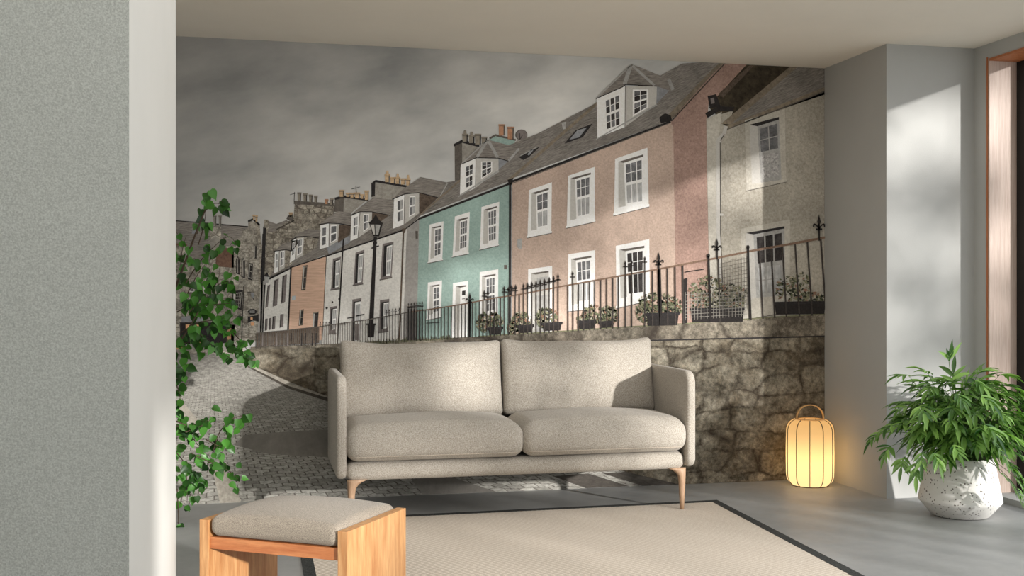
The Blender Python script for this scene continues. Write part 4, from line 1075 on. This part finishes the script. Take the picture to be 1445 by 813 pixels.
rs = random.Random(11)
fol = bmesh.new(); stm = bmesh.new()
def frond(base, az, el, L, bladeL, npairs, lobeL, droop, up0=Vector((0, 0, 1))):
    d = Vector((math.cos(az)*math.cos(el), math.sin(az)*math.cos(el), math.sin(el)))
    p = base.copy(); pts = [p.copy()]; dirs = [d.copy()]; n = 10
    for k in range(n):
        d = (d + Vector((0, 0, -1))*droop*(0.3+k/n)/n*2).normalized(); p = p+d*(L/n); pts.append(clampF(p)); dirs.append(d.copy())
    tube(stm, pts, [0.0028-0.0016*k/n for k in range(n+1)], 5)
    tip, d = pts[-1], dirs[-1]
    bd = d.copy(); bp = tip.copy()
    steps = npairs+1
    for i in range(npairs):
        t = i/max(1, npairs)
        side = bd.cross(Vector((0, 0, 1)))
        if side.length < .05: side = Vector((math.sin(az), -math.cos(az), 0))
        side.normalize(); upv = side.cross(bd).normalized()
        for s in (-1, 1):
            ang = math.radians(rs.uniform(48, 66) - 26*t)
            ld = bd*math.cos(ang) + side*s*math.sin(ang) + upv*0.10
            lobe(fol, bp+bd*rs.uniform(-.004, .004), ld, upv, lobeL*(1-0.35*abs(t-0.25))*rs.uniform(.8, 1.1), lobeL*rs.uniform(.20, .26), rs.uniform(.4, .8), 6, clampF)
        q = bp + bd*(bladeL/steps)
        # web along the rachis
        w = 0.0065
        f = fol.faces.new([fol.verts.new(clampF(x)) for x in (bp+side*w, q+side*w*.8, q-side*w*.8, bp-side*w)])
        bp = q; bd = (bd+Vector((0, 0, -1))*0.11).normalized()
    upv = Vector((0, 0, 1)); lobe(fol, bp, bd, upv, lobeL*1.05, lobeL*.21, .35, 6, clampF)
def frond_to(T, bdir, bladeL, npairs, lobeL, rise=.16):
    base = Vector((PX+rs.uniform(-.06, .06), PY+rs.uniform(-.06, .06), 0.31))
    mid = (base*0.55+T*0.45)+Vector((0, 0, rise)); pts = []
    for k in range(11):
        t = k/10; q_ = base*(1-t)**2+mid*2*t*(1-t)+T*t*t; pts.append(clampF(q_) if k > 4 else q_)
    tube(stm, pts, [0.0026-0.0013*k/10 for k in range(11)], 5)
    bd = bdir.normalized(); bp = T.copy()
    for i in range(npairs):
        t = i/max(1, npairs)
        side = bd.cross(Vector((0, 0, 1)))
        if side.length < .08: side = Vector((bdir.y, -bdir.x, 0.01))
        side.normalize(); upv = side.cross(bd).normalized()
        for s_ in (-1, 1):
            ang = math.radians(rs.uniform(42, 64) - 24*t); L_ = lobeL*(1-0.30*abs(t-0.25))*rs.uniform(.78, 1.15)
            ld = bd*math.cos(ang) + side*s_*math.sin(ang) + upv*rs.uniform(-.05, .25)
            lobe(fol, bp+bd*rs.uniform(-.006, .006), ld, upv, L_, L_*rs.uniform(.20, .28), rs.uniform(.2, 1.0), 6, clampF, rs.uniform(.75, 1.15))
        q = bp + bd*(bladeL/(npairs+1)); w = 0.006
        fol.faces.new([fol.verts.new(clampF(x)) for x in (bp+side*w, q+side*w*.8, q-side*w*.8, bp-side*w)])
        bp = q; bd = (bd+Vector((0, 0, -1))*0.13).normalized()
    lobe(fol, bp, bd, Vector((0, 0, 1)), lobeL*1.05, lobeL*.24, .35, 6, clampF)
CC = Vector((PX+.005, PY-.02, .545))
for i in range(250):
    z = rs.uniform(-.80, 1.0); a = rs.uniform(0, 2*PI); h = math.sqrt(max(0, 1-z*z)); r = rs.uniform(.50, .97)
    d = Vector((h*math.cos(a), h*math.sin(a), z))
    T = CC+Vector((d.x*.345*r, d.y*.345*r, d.z*.225*r))
    if T.z < .40 and math.hypot(T.x-PX, T.y-PY) < .16: T.z = .40+rs.uniform(0, .06)
    bd = Vector((d.x*1.0+rs.uniform(-.3, .3), d.y*1.0+rs.uniform(-.3, .3), .25*z+rs.uniform(-.40, .12)))
    frond_to(T, bd, rs.uniform(.06, .11), rs.choice((2, 2, 3, 3)), rs.uniform(.078, .125))
# fronds that break out of the crown: (photo place, depth, direction, blade, pairs, lobe)
for (px_, py_, Y_, d_, bl_, n_, lo_) in ((1262, 600, 5.30, (-1, -.1, -.25), .10, 4, .085), (1240, 612, 5.34, (-1, -.2, -.5), .09, 4, .08), (1256, 630, 5.2, (-.8, -.4, -.6), .08, 4, .08), (1275, 646, 5.15, (-.6, -.5, -.9), .08, 3, .085),
        (1292, 655, 5.08, (-.3, -.5, -1), .09, 3, .09), (1318, 640, 5.02, (.1, -.6, -.9), .09, 3, .085), (1300, 640, 5.05, (-.3, -.5, -.9), .08, 3, .08), (1345, 630, 5.0, (0, -.8, -.5), .08, 3, .08),
        (1406, 640, 5.00, (.5, -.7, -.5), .13, 5, .095), (1420, 655, 4.95, (.7, -.6, -.6), .13, 5, .09), (1412, 668, 4.92, (.6, -.5, -.7), .13, 5, .09), (1430, 672, 4.9, (.6, -.5, -.8), .13, 5, .085), (1400, 622, 4.92, (.4, -.6, -.8), .12, 5, .085), (1390, 600, 4.95, (.3, -.8, -.5), .1, 4, .1), (1436, 690, 4.95, (.3, -.3, -1), .08, 4, .07), (1432, 640, 4.98, (.9, -.5, -.35), .13, 5, .09), (1412, 610, 5.0, (.8, -.5, -.3), .12, 4, .10), (1425, 580, 5.05, (.9, -.3, -.3), .12, 4, .10),
        (1430, 548, 5.2, (.8, -.3, -.3), .10, 4, .11), (1385, 560, 4.98, (.3, -.8, -.4), .08, 3, .115), (1300, 575, 5.0, (-.3, -.8, -.3), .08, 3, .10), (1350, 556, 4.98, (0, -.8, -.4), .08, 3, .10),
        (1282, 530, 5.2, (-.8, -.1, .1), .08, 3, .10), (1310, 528, 5.25, (-.4, 0, .3), .07, 3, .095), (1380, 528, 5.2, (.5, .1, .3), .08, 3, .10), (1410, 530, 5.2, (.8, 0, .1), .08, 3, .105), (1345, 536, 5.2, (.1, .1, .5), .06, 2, .10)):
    frond_to(pix(px_, py_, Y_), Vector(d_), bl_, n_, lo_, .12)
# tall single sprig
st = Vector((PX-.05, PY-.02, .55)); tube(stm, [Vector((PX, PY, .3)), st, st+Vector((-.012, 0, .14)), st+Vector((-.032, 0, .30))], [.003, .0025, .002, .0018], 5)
sp_ = st+Vector((-.032, 0, .30))
for dx, dz, L in ((-.8, .62, .085), (-.30, 1.1, .075), (.10, 1, .11), (.62, 1.0, .12), (.35, 1.1, .07)):
    lobe(fol, sp_+Vector((0, 0, rs.uniform(0, .02))), Vector((dx, -.1, dz)), Vector((0, -1, .2)), L, .024, .25, 6)
from_bm('foliage', fol, M_FERN, FERN); from_bm('stems', stm, M_STEM, FERN)

# ---- leafy potted tree, half hidden behind the left pier
TX, TY = -0.74, 5.95
TREE = empty('potted_tree', (TX, TY, 0)); tag(TREE, 'slender leafy green tree with heart-shaped leaves reaching out from behind the left pier', 'plant')
bm = bmesh.new(); lathe(bm, [(0, .002), (.15, .002), (.16, .01), (.19, .30), (.178, .30), (.17, .26)], (TX, TY, 0), 56); from_bm('pot', bm, terrazzo(), TREE, True)
bm = bmesh.new(); lathe(bm, [(0.0, 0.272), (0.171, 0.268)], (TX, TY, 0), 40); from_bm('soil', bm, M_SOIL, TREE, True)
rs = random.Random(5); br = bmesh.new(); lf = bmesh.new()
def smooth_path(pts, n=6):
    out = []
    for i in range(len(pts)-1):
        p0, p1, p2, p3 = pts[max(0, i-1)], pts[i], pts[i+1], pts[min(len(pts)-1, i+2)]
        for k in range(n):
            t = k/n; out.append(0.5*((2*p1)+(p2-p0)*t+(2*p0-5*p1+4*p2-p3)*t*t+(3*p1-p0-3*p2+p3)*t**3))
    out.append(pts[-1]); return out
def heart_leaf(p, d, nrm, L):
    d = d.normalized(); nrm = (nrm-d*nrm.dot(d))
    if nrm.length < 1e-3: nrm = d.orthogonal()
    nrm.normalize(); s = d.cross(nrm); w = L*.43
    prof = [(0.0, .0), (-.06, .45), (.06, .84), (.26, 1.0), (.48, .84), (.70, .5), (.87, .2), (1.05, .0)]
    mid = [lf.verts.new(p+d*L*t+nrm*(-.10*L*t*t)) for t in (0, .06, .14, .28, .48, .70, .87, 1.05)]
    for sg in (1, -1):
        rim = [mid[0]]+[lf.verts.new(p+d*L*a+s*sg*w*b_+nrm*(.14*L*b_-.10*L*a*a)) for a, b_ in prof[1:-1]]+[mid[-1]]
        for k in range(7):
            vs = [mid[k], mid[k+1], rim[k+1], rim[k]] if sg > 0 else [mid[k], rim[k], rim[k+1], mid[k+1]]
            u = []
            for v in vs:
                if v not in u: u.append(v)
            if len(u) > 2:
                f = lf.faces.new(u); f.smooth = True
def place_leaf(p, L=None):
    L = L or rs.uniform(.036, .056)
    d = Vector((rs.uniform(-.8, .8), rs.uniform(-.7, .5), rs.uniform(-1.15, -.15)))
    q = p+Vector((rs.uniform(-1, 1), rs.uniform(-1, 1), rs.uniform(-.7, .6)))*.022
    q.y = min(q.y, 6.56)
    tube(br, [p, (p+q)/2+Vector((0, 0, .004)), q], .0010, 4)
    heart_leaf(q, d, Vector((rs.uniform(-.6, .6), -1, rs.uniform(-.2, .9))), L)
def branch(pixpts, Ys, r0, r1, nl, spread_=.03, minx=None):
    P = smooth_path([pix(x, y, Y) for (x, y), Y in zip(pixpts, Ys)]); n = len(P)
    tube(br, P, [r0+(r1-r0)*i/(n-1) for i in range(n)], 6)
    for _ in range(nl):
        i = rs.uniform(.12, 1)*(n-1); a = P[int(i)]; b_ = P[min(n-1, int(i)+1)]; p = a.lerp(b_, i-int(i))
        place_leaf(p+Vector((rs.gauss(0, spread_), rs.gauss(0, spread_), rs.gauss(0, spread_*.8))))
    return P
base = Vector((TX, TY, .27))
def stem(pixpts, Ys, r0, r1):
    P = smooth_path([base]+[pix(x, y, Y) for (x, y), Y in zip(pixpts, Ys)]); n = len(P); tube(br, P, [r0+(r1-r0)*i/(n-1) for i in range(n)], 8)
stem([(196, 560), (222, 470), (250, 400), (276, 330), (290, 296)], [5.95, 5.95, 5.92, 5.9, 5.9], .011, .003)
stem([(200, 600), (215, 540), (240, 500), (262, 470), (280, 440)], [5.9, 5.9, 5.86, 5.84, 5.84], .009, .003)
stem([(190, 620), (205, 600), (232, 590), (262, 600)], [5.88, 5.8, 5.8, 5.8], .007, .003)
Y = 5.9
for pts, n, sp_ in (
    ([(278, 330), (284, 310), (292, 295), (303, 287), (318, 290)], 9, .014),
    ([(280, 345), (288, 318), (290, 300)], 7, .016),
    ([(262, 400), (280, 372), (300, 350), (322, 334), (334, 345)], 20, .03),
    ([(255, 390), (256, 360), (262, 335)], 14, .03), ([(262, 420), (276, 392), (290, 372)], 24, .045), ([(268, 440), (290, 415), (316, 398), (330, 402)], 24, .035),
    ([(250, 440), (270, 432), (300, 430), (326, 428)], 36, .045), ([(255, 470), (280, 455), (306, 452), (328, 446)], 34, .042),
    ([(272, 455), (300, 465), (324, 482), (345, 498), (358, 510)], 24, .024), ([(280, 470), (300, 488), (326, 506)], 14, .022), ([(330, 470), (345, 488), (352, 500)], 8, .02),
    ([(244, 500), (252, 520), (264, 535)], 14, .025), ([(248, 540), (254, 560), (252, 580)], 9, .02), ([(246, 480), (262, 484), (276, 480)], 18, .035),
    ([(245, 600), (262, 606), (278, 626), (290, 640)], 34, .04), ([(262, 610), (286, 600), (300, 590)], 10, .018), ([(300, 640), (310, 610), (330, 590), (348, 590), (352, 606)], 15, .017),
    ([(270, 640), (296, 652), (322, 664), (336, 676)], 20, .026), ([(250, 640), (262, 655), (276, 676), (270, 690)], 36, .040), ([(290, 620), (312, 630), (322, 618)], 8, .02),
    ([(262, 660), (264, 690), (264, 711)], 5, .02), ([(250, 690), (252, 740), (250, 775)], 5, .010),
    ([(200, 500), (180, 470), (160, 420), (170, 360)], 40, .06), ([(190, 560), (150, 540), (130, 500)], 30, .06)):
    branch(pts, [Y+rs.uniform(-.1, .1)+.04*k for k in range(len(pts))], .0032, .0012, n, sp_)
for (x, y) in ((296, 289), (289, 290), (314, 292), (322, 289), (303, 274), (285, 279)): place_leaf(pix(x, y-5, 5.95), .06)
from_bm('branches', br, M_BARK, TREE); from_bm('foliage', lf, M_TREE, TREE)

# ---- unseen trees: some cast the sun dapples, others added to block sun
rs = random.Random(21)
M_SUN_BREAK = leaf_mat('sun_break_leaf', (44, 84, 34), (96, 134, 60), 0.2)
def sun_break(x, y, z0, h, w, n, label):
    t = empty('sun_break_tree', (x, y, 0)); tag(t, label, 'tree', 'unseen sun-breaking trees outside the window opening')
    b1 = bmesh.new(); tube(b1, [(x, y, 0), (x+.05, y, h*.5), (x, y+.03, h*.9)], [.04, .03, .015], 7); from_bm('trunk', b1, M_BARK, t)
    b2 = bmesh.new()
    for _ in range(n):
        a = rs.uniform(0, 2*PI); r = w*math.sqrt(rs.random()); z = rs.uniform(z0, h)
        c0 = Vector((x+r*math.cos(a), y+r*math.sin(a), z))
        ex = rs.uniform(.07, .22)
        for _k in range(26):
            p = c0+Vector((rs.gauss(0, ex), rs.gauss(0, ex), rs.gauss(0, .075))); d = Vector((rs.gauss(0, 1), rs.gauss(0, 1), rs.gauss(-.3, .6)))
            lobe(b2, p, d, Vector((0, 0, 1)), rs.uniform(.12, .24), rs.uniform(.04, .08), .4, 3)
    from_bm('foliage', b2, M_SUN_BREAK, t)
for (x, y, z0, h, w_, n) in SUN_BREAKS:
    sun_break(x, y, z0, h, w_, n, 'unseen loose leafy tree outside the window opening')
bm = bmesh.new(); add_box(bm, (4.44, -22, -0.12), (16, 12, -0.03)); struct(from_bm('ground', bm, plain('terrace', (120, 118, 112), 0.9)))

# ------------------------------------------------------------------ light and camera
sun = bpy.data.lights.new('sun', 'SUN'); sun.energy = SUN_E; sun.angle = math.radians(1.4); sun.color = (1.0, 0.97, 0.93)
so = bpy.data.objects.new('sun', sun); COL.objects.link(so)
so.rotation_euler = Vector(SUN_D).to_track_quat('-Z', 'Y').to_euler(); so.location = (8, -8, 4)
wd = bpy.data.worlds.new('sky'); sc.world = wd; wd.use_nodes = True
bg = wd.node_tree.nodes['Background']; bg.inputs[0].default_value = (0.88, 0.94, 1.0, 1); bg.inputs[1].default_value = SKY_E
ar = bpy.data.lights.new('window_daylight', 'AREA'); ar.shape = 'RECTANGLE'; ar.size = 8.0; ar.size_y = 2.4; ar.energy = AREA_E; ar.color = (0.96, 0.98, 1.0)
ao = bpy.data.objects.new('window_daylight', ar); COL.objects.link(ao); ao.location = (4.9, 1.0, 1.4); ao.rotation_euler = Vector((-1, 0.0, -0.03)).to_track_quat('-Z', 'Y').to_euler()
fl = bpy.data.lights.new('room_fill', 'AREA'); fl.shape = 'RECTANGLE'; fl.size = 3.5; fl.size_y = 2.0; fl.energy = FILL_E; fl.color = (0.97, 0.98, 1.0)
fo = bpy.data.objects.new('room_fill', fl); COL.objects.link(fo); fo.location = (1.2, -2.5, 2.0); fo.rotation_euler = Vector((0.05, 1, -0.1)).to_track_quat('-Z', 'Y').to_euler()
dl = bpy.data.lights.new('overhead_fill', 'AREA'); dl.shape = 'RECTANGLE'; dl.size = 4.6; dl.size_y = 4.6; dl.energy = DOWN_E; dl.color = (1.0, 0.985, 0.96)  # added fill lamp under the ceiling, out of view, brightens floor and rug
do = bpy.data.objects.new('overhead_fill', dl); COL.objects.link(do); do.location = (1.4, 2.6, 2.66)
pl = bpy.data.lights.new('lantern_bulb', 'POINT'); pl.energy = BULB_E; pl.color = (1.0, 0.58, 0.22); pl.shadow_soft_size = 0.04
po = bpy.data.objects.new('lantern_bulb', pl); COL.objects.link(po); po.location = (LX, LY, 0.16)
cam = bpy.data.cameras.new('camera'); co_ = bpy.data.objects.new('camera', cam); COL.objects.link(co_)
co_.location = (0, 0, CAM_Z); co_.rotation_euler = (PI/2, 0, -YAW); cam.sensor_width = 36; cam.lens = F_PX/1445*36; cam.shift_y = (HOR-406.5)/1445
cam.clip_end = 200; sc.camera = co_
sc.view_settings.view_transform = 'Standard'; sc.view_settings.look = 'None'; sc.view_settings.exposure = EXPO
sc.cycles.use_denoising = True; sc.cycles.max_bounces = 8; sc.cycles.diffuse_bounces = 5; sc.cycles.sample_clamp_indirect = 6
